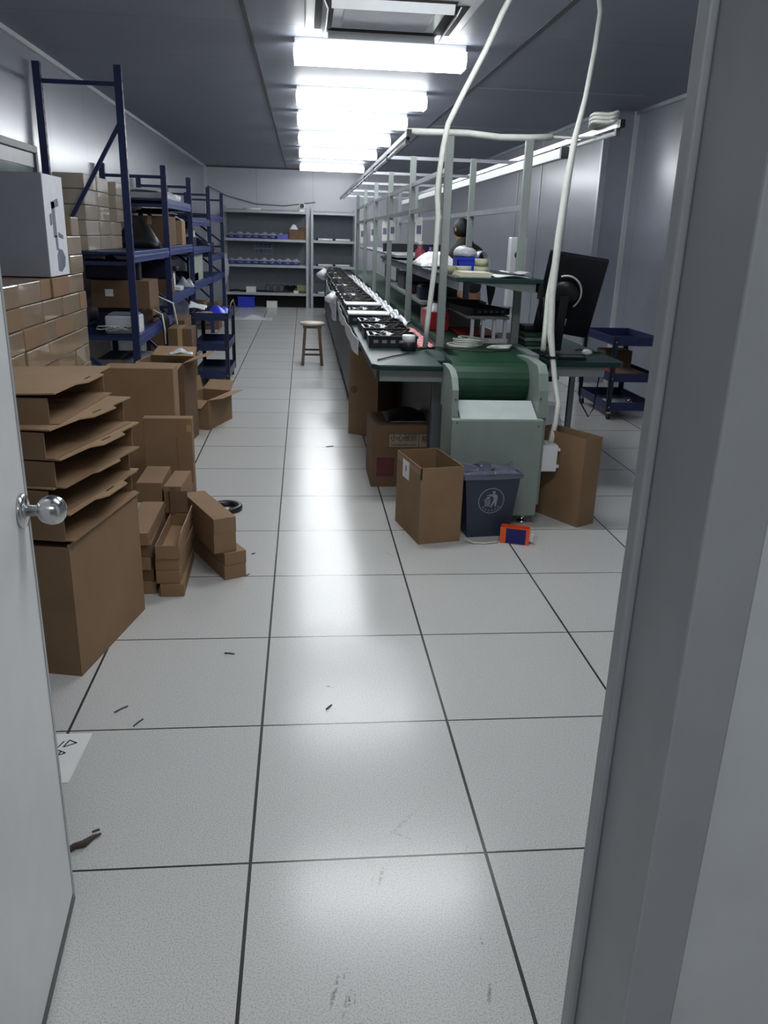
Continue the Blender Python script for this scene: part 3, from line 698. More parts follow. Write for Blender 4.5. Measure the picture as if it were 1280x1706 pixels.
text_mesh('lettering', '设备归位', .095, sign_ink, sg, facing_neg_y(0, -.0135, -.058), width=.35)
t = thing('white_box', (-1.10, 17.74, .301), 'white carton on the lowest shelf of the wide unit', 'box'); MB().box(-.10, .10, -.08, .08, 0, .11).build('body', PAPER, t, bevel=.003)
t = thing('olive_box', (-.02, 17.78, .301), 'olive brown box at the right end of the lowest shelf', 'box'); MB().box(-.12, .08, -.1, .1, 0, .16).build('body', mk('olive_card', '#85805c', .6), t, bevel=.003)
MB().box(-.125, .085, -.105, .1, 0, .05).build('lower_band', mk('olive_dark', '#4c4d2c', .6), t)
t = thing('black_parts_heap', (-.24, 18.0, .301), 'black tangled parts heap beside the olive box', 'parts', )
m = MB()
for k in range(5):
    pts = [(.10*math.cos(a*.55+k)-.02*k, .10*math.sin(a*.5+k*2), .03+.10*abs(math.sin(a*.8+k))) for a in range(10)]; m.tube(pts, .014, 6)
m.build('coils', BLACKR, t)
t = thing('wire_rings', (-.55, 17.80, .301), 'thin black wire rings standing on the lowest shelf', 'wire')
m = MB()
for k in range(3): m.tube([(-.20+.14*k+.055*math.cos(a*PI/8), .02*math.sin(a), .09+.075*math.sin(a*PI/8)) for a in range(16)], .007, 6, closed=True)
for k in range(2): m.tube([(-.3+.14*a, .03*math.sin(2*a+k), .016) for a in range(5)], .014, 6)
m.build('rings', BLACKR, t)
t = thing('small_white_box', (-.16, 17.66, .301), 'tiny white box at the front of the lowest shelf', 'box'); MB().box(-.05, .05, -.03, .05, 0, .05).build('body', PAPER, t)
t = thing('power_cable', (-1.35, 17.8, .301), 'black cord heap at the left end of the lowest shelf', 'cord'); MB().tube([(-.2, 0, .02), (-.05, .05, .03), (.05, -.04, .02), (.14, .03, .02), (.55, .05, .02), (.70, .0, .02)], .02, 8).build('cord', BLACKR, t)
t = thing('storage_bin', (-1.20, 17.72, 0), 'bright blue plastic bin under the wide shelving unit', 'bin')
m = MB(); m.box(-.17, .17, -.18, .18, 0, .01); m.box(-.17, .17, -.18, -.17, .01, .215); m.box(-.17, .17, .17, .18, .01, .215); m.box(-.17, -.16, -.17, .17, .01, .215); m.box(.16, .17, -.17, .17, .01, .215); m.box(-.18, .18, -.19, -.18, .195, .215)
m.build('body', BLUEP, t)
t = thing('floor_carton', (-.66, 17.70, 0), 'white carton on the floor under the wide shelving unit', 'box'); MB().box(-.12, .10, -.08, .08, 0, .13).build('body', PAPER, t, bevel=.003)
t = thing('spot_lamp', (-.03, 17.72, 1.92), 'small white camera with a black lens on top of the shelving', 'camera')
MB().cyl((0, .10, .11), (0, -.06, .11), .06).build('housing', WHITE, t); MB().cyl((0, -.06, .11), (0, -.075, .11), .045).build('lens', BLACK, t); MB().box(-.06, .06, -.04, .08, 0, .05).build('foot', WHITE, t, bevel=.01)
t = thing('white_tube', (-1.05, 17.75, 1.92), 'white lamp tube lying on top of the wide shelving unit', 'tube'); MB().cyl((-.18, 0, .022), (.18, .02, .022), .022).build('tube', WHITE, t)
for k, z in enumerate((1.371, .861, .301)):
    for j, xx in enumerate((.30, .66)):
        t = thing('white_tube', (xx, 17.70, z), 'white tube on the narrow unit, %s shelf, %s' % (['upper', 'middle', 'lowest'][k], ['left', 'right'][j]), 'tube', 'white tubes on the narrow shelving')
        MB().cyl((0, 0, .02), (.30, 0, .02), .02).build('tube', WHITE, t); MB().cyl((-.04, 0, .02), (0, 0, .02), .021).build('end_cap', BLACK, t)
tag(MB().tube([(-1.99, 18.30, 2.38), (-1.6, 18.31, 2.20), (-1.0, 18.32, 2.06), (-.4, 18.32, 2.04), (.25, 18.32, 2.13)], .010, 8).build('wall_cable', mk('grey_cable', '#80858c', .5)), 'thin grey cable sagging across the end wall', 'cable')
t = thing('white_litter', (-1.02, 15.2, 0), 'crumpled white film lying on the floor before the end shelving', 'film')
MB().sheet(lambda u, v: (-.30+.75*u, -.25+.5*v, .004+.07*abs(math.sin(5*u+2))*math.sin(PI*u)*math.sin(PI*v)), 14, 10).build('film', FILM, t, solid=.004)

# ------------------------------------------------------------------ wooden stool
t = thing('wooden_stool', (.10, 9.88, 0), 'small dark wooden stool with a pale round seat in the walkway', 'stool')
MB().lathe([(.0001, .465), (.13, .465), (.148, .475), (.15, .492), (.14, .50), (.0001, .502)]).build('seat', [WOODT], t)
MB().box(-.11, .11, -.11, .11, .435, .465).build('seat_frame', WOOD, t, bevel=.004)
for sx_ in (-1, 1):
    for s2 in (-1, 1):
        MB().bar((sx_*.115, s2*.12, 0), (sx_*.082, s2*.085, .46), .034, .034).build('leg', WOOD, t, bevel=.003)
for s2 in (-1, 1):
    MB().bar((-.105, s2*.108, .145+.015*s2), (.105, s2*.108, .145+.015*s2), .018, .024).build('stretcher', WOOD, t)
    MB().bar((s2*.104, -.107, .19), (s2*.104, .107, .19), .018, .024).build('stretcher', WOOD, t)

# ------------------------------------------------------------------ assembly bench, conveyor, overhead frame
BX0, BX1, BY0, BY1, BZ = .375, .895, 4.47, 16.6, .82
wb = thing('work_bench', (BX0, BY0, 0), 'long green topped steel work bench left of the conveyor', 'bench')
MB().prism([(.0, .05), (.04, .0), (.40, .0), (.40, .215), (BX1-BX0, .215), (BX1-BX0, BY1-BY0), (0, BY1-BY0)], BZ-.03, BZ).build('table_top', GREENM, wb, bevel=.006)
MB().box(.05, .41, .06, .085, BZ-.10, BZ-.03).build('apron', STEELG, wb)
MB().box(.035, .06, .10, BY1-BY0-.1, BZ-.10, BZ-.03).build('side_apron', CABD, wb)
for k, yy in enumerate((.232, 2.2, 4.3, 6.4, 8.5, 10.6, 11.9)):
    for x in ((.05, .355) if k else (.385,)):
        MB().box(x, x+(.04 if k else .075), yy, yy+.04, 0, BZ-.03).build('leg', mk('dark_leg_paint', '#63686a', .5) if k == 0 else STEELG, wb, bevel=.003)
MB().box(.03, .035, 2.6, BY1-BY0-.2, .12, BZ-.10).build('side_panel', CABD, wb)
MB().box(.385, .398, .3, BY1-BY0-.2, .05, BZ-.04).build('rear_panel', CABD, wb)

CX0, CX1 = .778, 1.302
cv = thing('belt_conveyor', (CX0, 4.12, 0), 'pale green conveyor with a dark green belt and end cabinet', 'conveyor')
W = CX1-CX0
def prof(pts, x0, x1, name, mat, bev=.003):   # profile in (y,z), extruded along x
    return MB().prism(pts, x0, x1, M=Matrix(((0,0,1,0), (1,0,0,0), (0,1,0,0), (0,0,0,1)))).build(name, mat, cv, bevel=bev)
prof([(0, .055), (0, .59), (.02, .595), (.34, .595), (.34, .055)], 0, W-.03, 'cabinet', CABG)
prof([(.002, .594), (.16, .665), (.17, .665), (.17, .594)], .045, W-.062, 'slant_panel', mk('white_slant_panel', '#b9c2bf', .45))
prof([(.04, .596), (.05, .74), (.10, .80), (.17, .828), (.30, .835), (.40, .83), (.40, .596)], 0, .036, 'left_cheek', CABG)
prof([(.04, .596), (.05, .74), (.08, .83), (.13, .868), (.34, .875), (.56, .862), (.56, .596)], W-.056, W-.004, 'right_cheek', CABG)
MB().box(W-.03, W, .06, .40, .10, .74).build('side_cover', STEELG, cv, bevel=.003)
for x in (.03, W-.09):
    for y in (.05, .28):
        fo = MB(); fo.cyl((x, y, .012), (x, y, .056), .012, 12); fo.cyl((x, y, 0), (x, y, .014), .028, 16); fo.build('levelling_foot', CHROME, cv)
# belt: loop around the front drum, running to the far end
bl = []
for a in range(0, 11):
    g = -PI/2 - a*PI/10; bl.append((.36+.115*math.cos(g), .735+.115*math.sin(g)))
prof(bl+[(.56, .85), (.56, .62)], .04, W-.058, 'front_drum', BELT, 0)
prof([(.5605, .62), (.5605, .85), (12.3, .85), (12.3, .62)], .122, W+.02, 'belt', BELT, 0)
for x, xb, zt in ((.003, .115, .785), (W+.024, W+.080, .862)):
    MB().box(x+.0, xb, .67 if x < .1 else .565, 12.3, .70, zt).build('side_rail', STEELG, cv, bevel=.003)
for y in (2.0, 4.2, 6.4, 8.6, 10.8, 12.2):
    for x in (.02, W-.02): MB().box(x, x+.04, y, y+.04, 0, .70).build('leg', STEELG, cv)
    MB().box(.01, W-.01, y, y+.04, .66, .70).build('cross_member', STEELG, cv)
MB().box(.01, .03, .70, 1.3, .05, .70).build('side_panel', CABD, cv)
for (x, z) in ((.025, .575), (W-.055, .56), (.02, .69), (W-.045, .70)):
    MB().cyl((x, -.002 if z < .6 else .038, z), (x, .004 if z < .6 else .046, z), .005, 8).build('screw', CABD, cv)

fr = thing('overhead_frame', (.87, 5.2, 0), 'tall grey steel post frame over the conveyor with shelf and rails', 'frame')
FY = [0, 1.70, 3.42, 5.15, 6.88, 8.6]; FXR = .485
for i, y in enumerate(FY):
    for x in (0, FXR):
        MB().box(x-.024, x+.024, y-.018, y+.018, (.8625 if x > .2 else .8205), 2.07 + (.0 if i == 0 else .03)).build('post', STEELG, fr, bevel=.003)
MB().bar((0, 0, 1.885), (0, 8.6, 1.90), .025, .03).build('long_tube', ALU, fr)
MB().bar((0, .0, 1.685), (0, 8.6, 1.69), .025, .03).build('long_tube', STEELG, fr)
MB().bar((FXR, 0, 1.685), (FXR, 8.6, 1.69), .025, .035).build('long_tube', ALU, fr)
MB().box(.02, FXR+.06, -.36, 4.6, 1.255, 1.28).build('shelf_board', GREENM, fr, bevel=.004)
MB().box(.04, .065, -.34, 4.6, 1.205, 1.255).build('shelf_rail', ALU, fr); MB().box(FXR+.02, FXR+.045, -.34, 4.6, 1.205, 1.255).build('shelf_rail', ALU, fr)
MB().prism([(.10, 1.255), (FXR+.055, 1.255), (FXR+.055, 1.20), (FXR-.02, 1.20)], -.34, -.325, M=Matrix(((1,0,0,0), (0,0,1,0), (0,1,0,0), (0,0,0,1)))).build('end_bracket', STEELG, fr)
MB().box(FXR+.03, FXR+.056, -.37, -.345, 1.17, 1.25).build('black_clip', BLACK, fr)
MB().box(.03, FXR+.03, 3.0, 8.4, 1.30, 1.325).build('far_shelf_board', ALU, fr)
MB().box(.03, FXR+.30, 4.4, 4.43, 1.33, 1.42).build('dark_strip', BLACK, fr)
# crossbar + rails
MB().tube([(-.26, 0, 2.085), (.10, 0, 2.09), (.30, .0, 2.075), (.48, 0, 2.08), (.62, 0, 2.09)], .019, 10).build('wrapped_crossbar', HOSE, fr)
MB().tube([(.62, 0, 2.09), (.75, -.02, 2.085), (.92, -.03, 2.10)], .008, 8).build('thin_lead', HOSE, fr)
for i, y in enumerate(FY[1:]): MB().bar((-.25, y, 2.085), (.90, y, 2.085), .025, .025).build('cross_tube', ALU, fr)
def rail(x, y0, y1, z, name, label):
    t = thing(name, (x, y0, z), label, 'rail', 'lamp rails over the assembly line'); n_ = y1-y0
    MB().box(-.012, .012, 0, n_, .0, .03).build('channel', ALU, t)
    MB().box(-.014, .014, -.03, .02, -.005, .035).build('end_cap', BLACK, t)
    k = 0; y = .06
    while y+1.1 < n_:
        MB().cyl((.0, y, -.025), (.0, y+1.1, -.025), .012, 10).build('tube', WHITE, t)
        MB().box(-.012, .012, y-.03, y, -.04, 0).build('clip', CABD, t); y += 1.18
    return t
rail(.62, 5.2, 14.6, 2.06, 'lamp_rail', 'slim lamp rail hung left of the post frame over the bench')
rail(1.76, 4.80, 14.4, 2.11, 'lamp_rail', 'slim lamp rail hung right of the post frame above the desk')
t = thing('cable_trunking', (1.62, 5.35, 2.02), 'white cable trunking running along under the right lamp rail', 'trunking'); MB().box(-.02, .02, 0, 8.8, -.03, .03).build('channel', WHITE, t, bevel=.003); MB().box(-.024, .024, -.012, .02, -.034, .034).build('end_cap', CABD, t)
t = thing('cable_coil', (1.745, 5.05, 2.15), 'coiled pale cable lying on the right lamp rail', 'cable')
m = MB()
for k in range(3): m.tube([(.06*math.cos(a*PI/8), .16*math.sin(a*PI/8), .004+.02*k+.01*math.sin(a)) for a in range(16)], .010, 8, closed=True)
m.build('coil', HOSE, t)
# hanging paper tags on the left long tube
for k, (y, s_) in enumerate(((6.65, .62), (8.35, .62), (9.15, .66), (10.7, .72), (12.6, .85))):
    t = thing('paper_tag', (.87 if k else .90, y, 1.645), 'white paper tag hanging from the frame tube, %s from the near end' % ORD[k], 'tag', 'paper tags on the frame')
    MB().box(-.045*s_, .045*s_, -.002, .002, -.30*s_, 0).build('sheet', PAPER, t); MB().box(-.03*s_, .03*s_, -.0035, -.002, -.20*s_, -.10*s_).build('printed_block', PRINTG, t)
    MB().cyl((0, 0, 0), (0, 0, .03), .003, 6).build('string', CABD, t)

# supply hoses from the ceiling
tag(MB().tube([(1.145, 5.0, 2.776), (1.10, 5.02, 2.69), (1.02, 5.05, 2.50), (.90, 5.07, 2.26), (.835, 5.09, 2.12), (.815, 5.10, 2.0), (.80, 5.11, 1.85), (.795, 5.12, 1.75), (.81, 5.13, 1.62), (.80, 5.13, 1.3), (.775, 5.13, 1.0), (.765, 5.13, .838)], .0165, 12).build('ceiling_hose', HOSE),
    'white hose dropping from the ceiling down the left near post', 'hose')
h2 = thing('cable_bundle', (1.50, 4.75, 0), 'thick white cable bundle dropping from the ceiling in front of the monitor', 'hose')
def rel(P): return [(x-1.50, y-4.75, z) for x, y, z in P]
MB().tube(rel([(1.62, 4.98, 2.776), (1.63, 4.96, 2.70), (1.60, 4.90, 2.50), (1.555, 4.84, 2.25), (1.50, 4.78, 2.04), (1.465, 4.74, 1.8), (1.435, 4.70, 1.5), (1.415, 4.66, 1.2), (1.41, 4.60, 1.0), (1.425, 4.56, .86), (1.44, 4.50, .70), (1.445, 4.44, .62), (1.40, 4.32, .53), (1.365, 4.26, .437)]), [.014]*4+[.017]+[.0215]*4+[.016]*5, 12).build('main_hose', HOSE, h2)
MB().tube(rel([(1.50, 4.80, 2.04), (1.485, 4.78, 1.8), (1.45, 4.735, 1.5), (1.40, 4.68, 1.2), (1.385, 4.63, 1.0), (1.37, 4.585, .90)]), .015, 10).build('second_lead', HOSE, h2)
MB().lathe([(.026, -.008), (.028, 0), (.026, .008)], c=rel([(1.425, 4.565, .865)])[0], n=14).build('cable_tie', BLACK, h2)
sb = thing('switch_box', (1.3035, 4.20, .285), 'white plastic switch box on the right flank of the conveyor cabinet', 'switch box')
MB().box(0, .09, 0, .13, 0, .15).build('body', WHITE, sb, bevel=.006); MB().box(.02, .105, .01, .12, .02, .035).build('lip', WHITE, sb); MB().box(.02, .105, .01, .12, .115, .13).build('lip', WHITE, sb)

# ---- parts trays on the left bench
def tray_obj(loc, label, group, lid=False, rotz=0.):
    t = thing('parts_tray', loc, label, 'tray', group, rotz)
    W, D, H = .31, .25, .075
    m = MB(); m.box(0, W, 0, D, 0, .006)
    for a in ((0, W, 0, .007), (0, W, D-.007, D), (0, .007, .007, D-.007), (W-.007, W, .007, D-.007)): m.box(*a, .006, H)
    m.box(-.006, W+.006, -.006, 0, H-.014, H); m.box(-.006, W+.006, D, D+.006, H-.014, H); m.box(-.006, 0, 0, D, H-.014, H); m.box(W, W+.006, 0, D, H-.014, H)
    m.build('body', BLACK, t)
    g = MB()
    for k in range(5): g.box(.03+.055*k, .06+.055*k, -.0012, -.0002, .028, .048)
    g.build('grip_slots', PRINTG, t)
    if lid: MB().box(-.008, W+.008, -.008, D+.008, H, H+.012).build('cover', WHITEBOX, t, bevel=.003)
    return t
TY = [5.20, 5.65, 6.10, 6.58, 7.05, 7.50]+[7.94+.42*k for k in range(20)]
G = 'black parts trays along the bench'
pad0 = None
for i, y in enumerate(TY):
    lid = i in (3, 5)
    x = .395 + (.02 if i < 3 else (-.03 if i == 3 else -.01)) + random.uniform(-.008, .008)
    lbl = ('white covered' if lid else 'open')+' black parts tray on the green bench, %s from the near end' % ORD[i]
    tray_obj((x, y, BZ+.001), lbl, G, lid, random.uniform(-.04, .04))
    if not lid:
        b = thing('cable_bundle', (x+.155, y+.125, BZ+.008), 'black cable bundle in the %s bench tray from the near end' % ORD[i], 'cables', 'cable bundles in the bench trays', random.uniform(-.08, .08))
        if pad0 is None:
            m = MB()
            for q in range(9):
                ph = q*1.7
                m.tube([(.015+.10*math.cos(a*.9+ph)*(.6+.4*math.sin(ph)), .075*math.sin(a*1.1+ph), .015+.03*abs(math.sin(a*.6+ph))+.004*q) for a in range(12)], .007, 6)
            pad0 = m.build('tangle', BLACKR, b)
            wp0 = MB().sheet(lambda u, v: (-.125+.13*u, -.095+.16*v, .062+.016*math.sin(8*u+3*v)), 8, 8).build('white_wrapper', FILM, b, solid=.004)
        else:
            for src in ((pad0, wp0) if i < 5 or i % 4 == 0 else (pad0,)):
                c = src.copy(); COL.objects.link(c); c.parent = b
# films on the bench
def film(name, x0, x1, y0, y1, z, label, mat, amp=.03, drop=0., f1=9, f2=13, nu=14, nv=60):
    o = MB().sheet(lambda u, v: (x0+(x1-x0)*u, y0+(y1-y0)*v, z+amp*abs(math.sin(f1*u+f2*v)*math.sin(3*f2*v+u*2))-drop*max(0, .35-u)), nu, nv).build(name, mat, solid=.002)
    return tag(o, label, 'film')
film('plastic_film', .725, .835, 6.4, 14.0, BZ+.006, 'long crumpled white film strip on the bench between trays and posts', FILM, .05, f1=5, f2=23, nv=150)
film('plastic_film', .725, .842, 5.18, 6.3, BZ+.006, 'pink crumpled film sheet beside the nearest tray', PINK, .012, f2=17)
o = MB().sheet(lambda u, v: (.372-.03*math.sin(PI*v)-.02*abs(math.sin(14*v)), 9.6+3.6*v, .83-.30*u*(.6+.4*math.sin(7*v+1))), 8, 50).build('plastic_film', FILM, solid=.003); tag(o, 'white film hanging over the aisle edge of the far bench', 'film')
o = MB().sheet(lambda u, v: (.372-.02*math.sin(PI*v)-.012*abs(math.sin(14*v)), 5.6+3.3*v, .823-.12*u*(.5+.5*abs(math.sin(5*v+1)))), 8, 50).build('plastic_film', FILM, solid=.003); tag(o, 'white film hanging over the aisle edge of the near bench', 'film')
for k, (x, y, z, r) in enumerate(((.33, 9.7, .80, .10), (.33, 14.2, .86, .13))):
    t = thing('film_knot', (x, y, z), 'bunched white film knot on the aisle edge, %s' % ['middle of the bench', 'far end of the bench'][k], 'film')
    MB().sheet(lambda u, v: ((r*(.7+.3*math.sin(9*u+5*v)))*math.cos(2*PI*u)*math.sin(PI*v), r*1.1*(.8+.2*math.sin(11*u))*math.sin(2*PI*u)*math.sin(PI*v), r*.8*math.cos(PI*v)*(.8+.2*math.sin(7*u))), 16, 10).build('film', FILM, t)
cup = thing('tape_dispenser', (.655, 5.10, BZ+.001), 'small black pot with a white cap on the bench corner', 'pot')
MB().lathe([(.0001, 0), (.048, 0), (.05, .006), (.05, .045), (.046, .05), (.0001, .05)]).build('pot', BLACK, cup); MB().lathe([(.036, .05), (.042, .055), (.042, .09), (.038, .094), (.0001, .094)]).build('cap', WHITE, cup)
tag(MB().tube([(.42, 4.62, .826), (.47, 4.70, .826), (.52, 4.78, .826), (.58, 4.85, .826), (.64, 4.95, .826)], .004, 6).build('thin_cord', BLACKR), 'thin black cord from the bench corner to the pot', 'cord')
tag(MB().tube([(.71, 5.06, .826), (.80, 4.93, .866), (.95, 4.86, .856), (1.10, 4.82, .856), (1.25, 4.88, .856), (1.29, 4.95, .868)], .004, 6).build('thin_cord', BLACKR), 'thin dark cord lying across the belt', 'cord')
t = thing('cable_coil', (1.00, 5.08, .8515), 'heap of white cable coils on the belt behind the left near post', 'cable')
m = MB()
for k in range(6):
    e = .10+.015*math.sin(k*2); m.tube([(e*math.cos(a*PI/10)+.012*k, .08*math.sin(a*PI/10), .007+.007*k+.010*(1+math.sin(a*PI/10+k))*(k/6)) for a in range(20)], .005, 6, closed=True)
m.build('coils', HOSE, t)
t = thing('cable_coil', (1.20, 4.98, .856), 'small flat hank of pale wire on the belt near the right cheek', 'cable')
m = MB()
for k in range(4): m.tube([(.07*math.cos(a*PI/8)+.008*k, .035*math.sin(a*PI/8+.3*k), .006+.004*k) for a in range(16)], .005, 6, closed=True)
m.build('coils', HOSE, t)
# red sheet and black tray behind left near post
t = thing('red_crate', (.985, 6.15, .852), 'red plastic sheet crate on the belt behind the near post', 'crate')
MB().box(-.08, .07, -.2, .2, 0, .13).build('body', RED, t, bevel=.006)
MB().sheet(lambda u, v: (-.07+.13*u, -.18+.36*v, .132+.05*math.sin(PI*u)*math.sin(PI*v)), 8, 8).build('white_bag', FILM, t, solid=.003)
t = thing('red_mat', (1.12, 5.9, .856), 'flat dark red mat on the belt under the slatted stand', 'mat'); MB().box(-.04, .22, -.3, .25, 0, .01).build('mat', RED, t)
# slatted white stand with trays
st = thing('slatted_stand', (1.07, 5.26, .852), 'small white slatted stand on the belt carrying black trays', 'stand')
for k in range(4): MB().box(.01+.072*k, .03+.072*k, .0, .03, .03, .155).build('slat', WHITE, st, bevel=.002)
MB().box(.0, .255, -.01, .05, 0, .03).build('foot_board', WHITE, st, bevel=.003); MB().box(-.02, .255, -.02, .95, .155, .175).build('deck', STEELG, st, bevel=.003)
MB().box(.0, .25, .85, .9, 0, .155).build('rear_board', STEELG, st)
def flat_tray(x, y, z, rz, label):
    t = thing('flat_tray', (x, y, z), label, 'tray', 'flat black trays under the frame shelf', rz)
    m = MB(); W, D, H = .26, .36, .04
    m.box(-W/2, W/2, -D/2, D/2, 0, .005)
    for a in ((-W/2, W/2, -D/2, -D/2+.008), (-W/2, W/2, D/2-.008, D/2), (-W/2, -W/2+.008, -D/2, D/2), (W/2-.008, W/2, -D/2, D/2), (-W/2, W/2, -.004, .004)): m.box(*a, .005, H)
    m.build('body', BLACK, t)
    g = MB()
    for k in range(5): g.box(-.10+.042*k, -.075+.042*k, -D/2-.001, -D/2, .012, .028)
    g.build('grip_slots', PRINTG, t)
flat_tray(1.18, 5.50, 1.028, .25, 'flat black tray on the slatted stand, nearest of two'); flat_tray(1.15, 5.95, 1.028, -.15, 'flat black tray on the slatted stand, behind the other')
md = thing('lower_deck', (.905, 6.2, 0), 'grey lower deck across the conveyor under the frame shelf', 'deck')
MB().box(.0, .425, .2, 3.0, 1.0, 1.02).build('deck_plate', STEELG, md)
for y in (.25, 2.9):
    for x in (.015, .375): MB().box(x, x+.03, y, y+.03, .863, 1.0).build('leg', STEELG, md)
for k, (x, y, w_, d_, h_, mm) in enumerate(((1.03, 6.75, .20, .22, .10, NAVY), (1.22, 7.2, .18, .3, .14, CABD), (1.04, 7.5, .22, .3, .08, mk('dark_red_parts', '#4a2430', .5, var=.3, scale=30)), (1.1, 8.2, .3, .5, .14, CABD))):
    t = thing('parts_case', (x, y, 1.021), 'dark parts case on the lower deck, %s from the near end' % ORD[k], 'case', 'dark cases on the lower deck'); MB().box(-w_/2, w_/2, -d_/2, d_/2, 0, h_).build('case', mm, t, bevel=.008)
    MB().box(-w_/2+.01, w_/2-.01, -d_/2+.01, d_/2-.01, h_, h_+.012).build('lid', BLACK, t, bevel=.004)
# goods on the frame shelf
SZ = 1.281
t = thing('paper_stack', (.99, 5.05, SZ), 'cream paper pad stack at the near left of the frame shelf', 'paper')
for k in range(3): MB().box(-.07+.006*k, .12+.004*k, -.14, .12, .009*k, .009*k+.008).build('pad', CREAM, t)
t = thing('loose_papers', (1.23, 4.99, SZ), 'loose white sheets at the near right of the frame shelf', 'paper')
MB().sheet(lambda u, v: (-.10+.21*u, -.13+.26*v, .004+.012*math.sin(3*u+2*v)**2), 10, 8).build('sheet', PAPER, t, solid=.002)
MB().sheet(lambda u, v: (-.02+.15*u, -.05+.22*v, .022+.012*math.sin(4*u+1)**2), 8, 8).build('sheet', FILM, t, solid=.002)
def tape(x, y, z, s, label):
    t = thing('tape_roll', (x, y, z), label, 'tape', 'tape rolls on the frame shelf'); r = .055*s
    MB().lathe([(r*.7, 0), (r, 0), (r, .048), (r*.7, .048), (r*.7, 0)]).build('tape', TAPEG, t); MB().lathe([(r*.64, .001), (r*.7, .001), (r*.7, .047), (r*.64, .047), (r*.64, .001)]).build('core', CARDL, t)
tape(.925, 5.33, SZ, .9, 'beige green tape roll, leftmost on the frame shelf'); tape(1.025, 5.34, SZ, .9, 'beige green tape roll in front of the blue bin'); tape(1.13, 5.30, SZ, .82, 'lower tape roll of the right pair on the frame shelf'); tape(1.13, 5.30, SZ+.049, .78, 'upper tape roll of the right pair on the frame shelf')
t = thing('parts_bin', (1.085, 5.62, SZ), 'bright blue plastic bin on the frame shelf with a white bag', 'bin')
m = MB(); a, b = .068, .09
m.box(-a, a, -b, b, 0, .006); m.box(-a, a, -b, -b+.006, .006, .10); m.box(-a, a, b-.006, b, .006, .10); m.box(-a, -a+.006, -b, b, .006, .10); m.box(a-.006, a, -b, b, .006, .10); m.box(-a-.006, a+.006, -b-.006, -b, .08, .10)
for k in range(3): m.box(-.055+.05*k, -.048+.05*k, -b-.004, -b, .01, .08)
m.build('body', BLUEP, t)
t = thing('white_bag', (1.085, 5.64, SZ+.085), 'puffed white plastic bag in the blue shelf bin', 'bag')
MB().sheet(lambda u, v: (.082*math.cos(2*PI*u)*math.sin(PI*v)**.7*(.95+.05*math.sin(15*u)), .105*math.sin(2*PI*u)*math.sin(PI*v)**.7, .028-.060*math.cos(PI*v)*(.9+.1*math.sin(9*u+3*v)) if v > .5 else .02), 20, 12).build('bag', FILM, t)
t = thing('clear_cover', (1.215, 5.72, SZ), 'arched clear plastic cover right of the blue bin', 'cover')
MB().sheet(lambda u, v: (.05*math.cos(PI*u), -.08+.16*v, .14*math.sin(PI*u)), 14, 4).build('cover', CLEAR, t, solid=.003)
t = thing('white_bag', (.98, 6.7, SZ), 'spread white plastic bag on the frame shelf behind the left near post', 'bag')
MB().sheet(lambda u, v: (-.09+.32*u, -.35+.7*v, .005+.12*math.sin(PI*u)**.7*math.sin(PI*v)**.7*(.75+.25*math.sin(13*u+9*v))), 16, 18).build('bag', FILM, t, solid=.003)
t = thing('red_bottle', (1.0, 7.25, SZ), 'small red capped bottle on the frame shelf', 'bottle'); MB().lathe([(.0001, 0), (.04, 0), (.042, .01), (.042, .10), (.02, .13), (.02, .15), (.0001, .15)]).build('body', mk('red_bottle', '#a8465a', .4), t); MB().lathe([(.0001, .15), (.022, .15), (.022, .18), (.0001, .18)]).build('cap', WHITE, t)
t = thing('violet_bottle', (1.10, 7.3, SZ), 'small violet bottle beside the red one', 'bottle'); MB().lathe([(.0001, 0), (.035, 0), (.036, .01), (.036, .09), (.015, .11), (.015, .14), (.0001, .14)]).build('body', mk('violet_bottle', '#6a55a8', .4), t); MB().lathe([(.0001, .14), (.017, .14), (.017, .16), (.0001, .16)]).build('cap', BLACK, t)
t = thing('black_remote', (.99, 6.1, SZ), 'flat black handset at the left edge of the frame shelf', 'handset'); MB().box(-.05, .12, -.03, .03, 0, .018).build('body', BLACK, t, bevel=.004)
t = thing('hanging_cloth', (1.33, 5.86, 1.255), 'dark pointed cloth strip hanging below the frame shelf', 'cloth'); MB().add([(-.045, 0, 0), (.04, 0, 0), (.03, .01, -.12), (.0, .01, -.25), (-.03, .005, -.10)], [(0,1,2,3,4)]).build('cloth', CABD, t, solid=.006)
t = thing('clip_leads', (1.40, 4.84, 1.17), 'pair of thin black leads hanging from the shelf end clip', 'leads'); MB().tube([(0, 0, 0), (-.01, 0, -.06), (.0, 0, -.11), (.012, 0, -.12)], .004, 6).tube([(.022, 0, .01), (.028, 0, -.06), (.02, 0, -.10), (.012, 0, -.125)], .006, 6).build('leads', BLACK, t)
t = thing('white_fixture', (1.79, 7.0, 0), 'white narrow machine column standing behind the right near post', 'machine')
MB().box(-.10, .10, -.10, .10, 0, .04).build('base', WHITE, t); MB().box(-.03, .03, -.03, .03, .04, .95).build('column', WHITE, t); MB().box(-.07, .07, -.05, .05, .95, 1.52).build('head', WHITE, t, bevel=.01); MB().lathe([(.0001, 0), (.032, 0), (.032, .01), (.0001, .01)], c=(0, -.05, 1.38), M=Matrix.Rotation(PI/2, 4, 'X')).build('dial', BLACK, t); MB().lathe([(.0001, 0), (.025, 0), (.025, .01), (.0001, .01)], c=(0, -.05, 1.10), M=Matrix.Rotation(PI/2, 4, 'X')).build('dial', PRINTG, t)

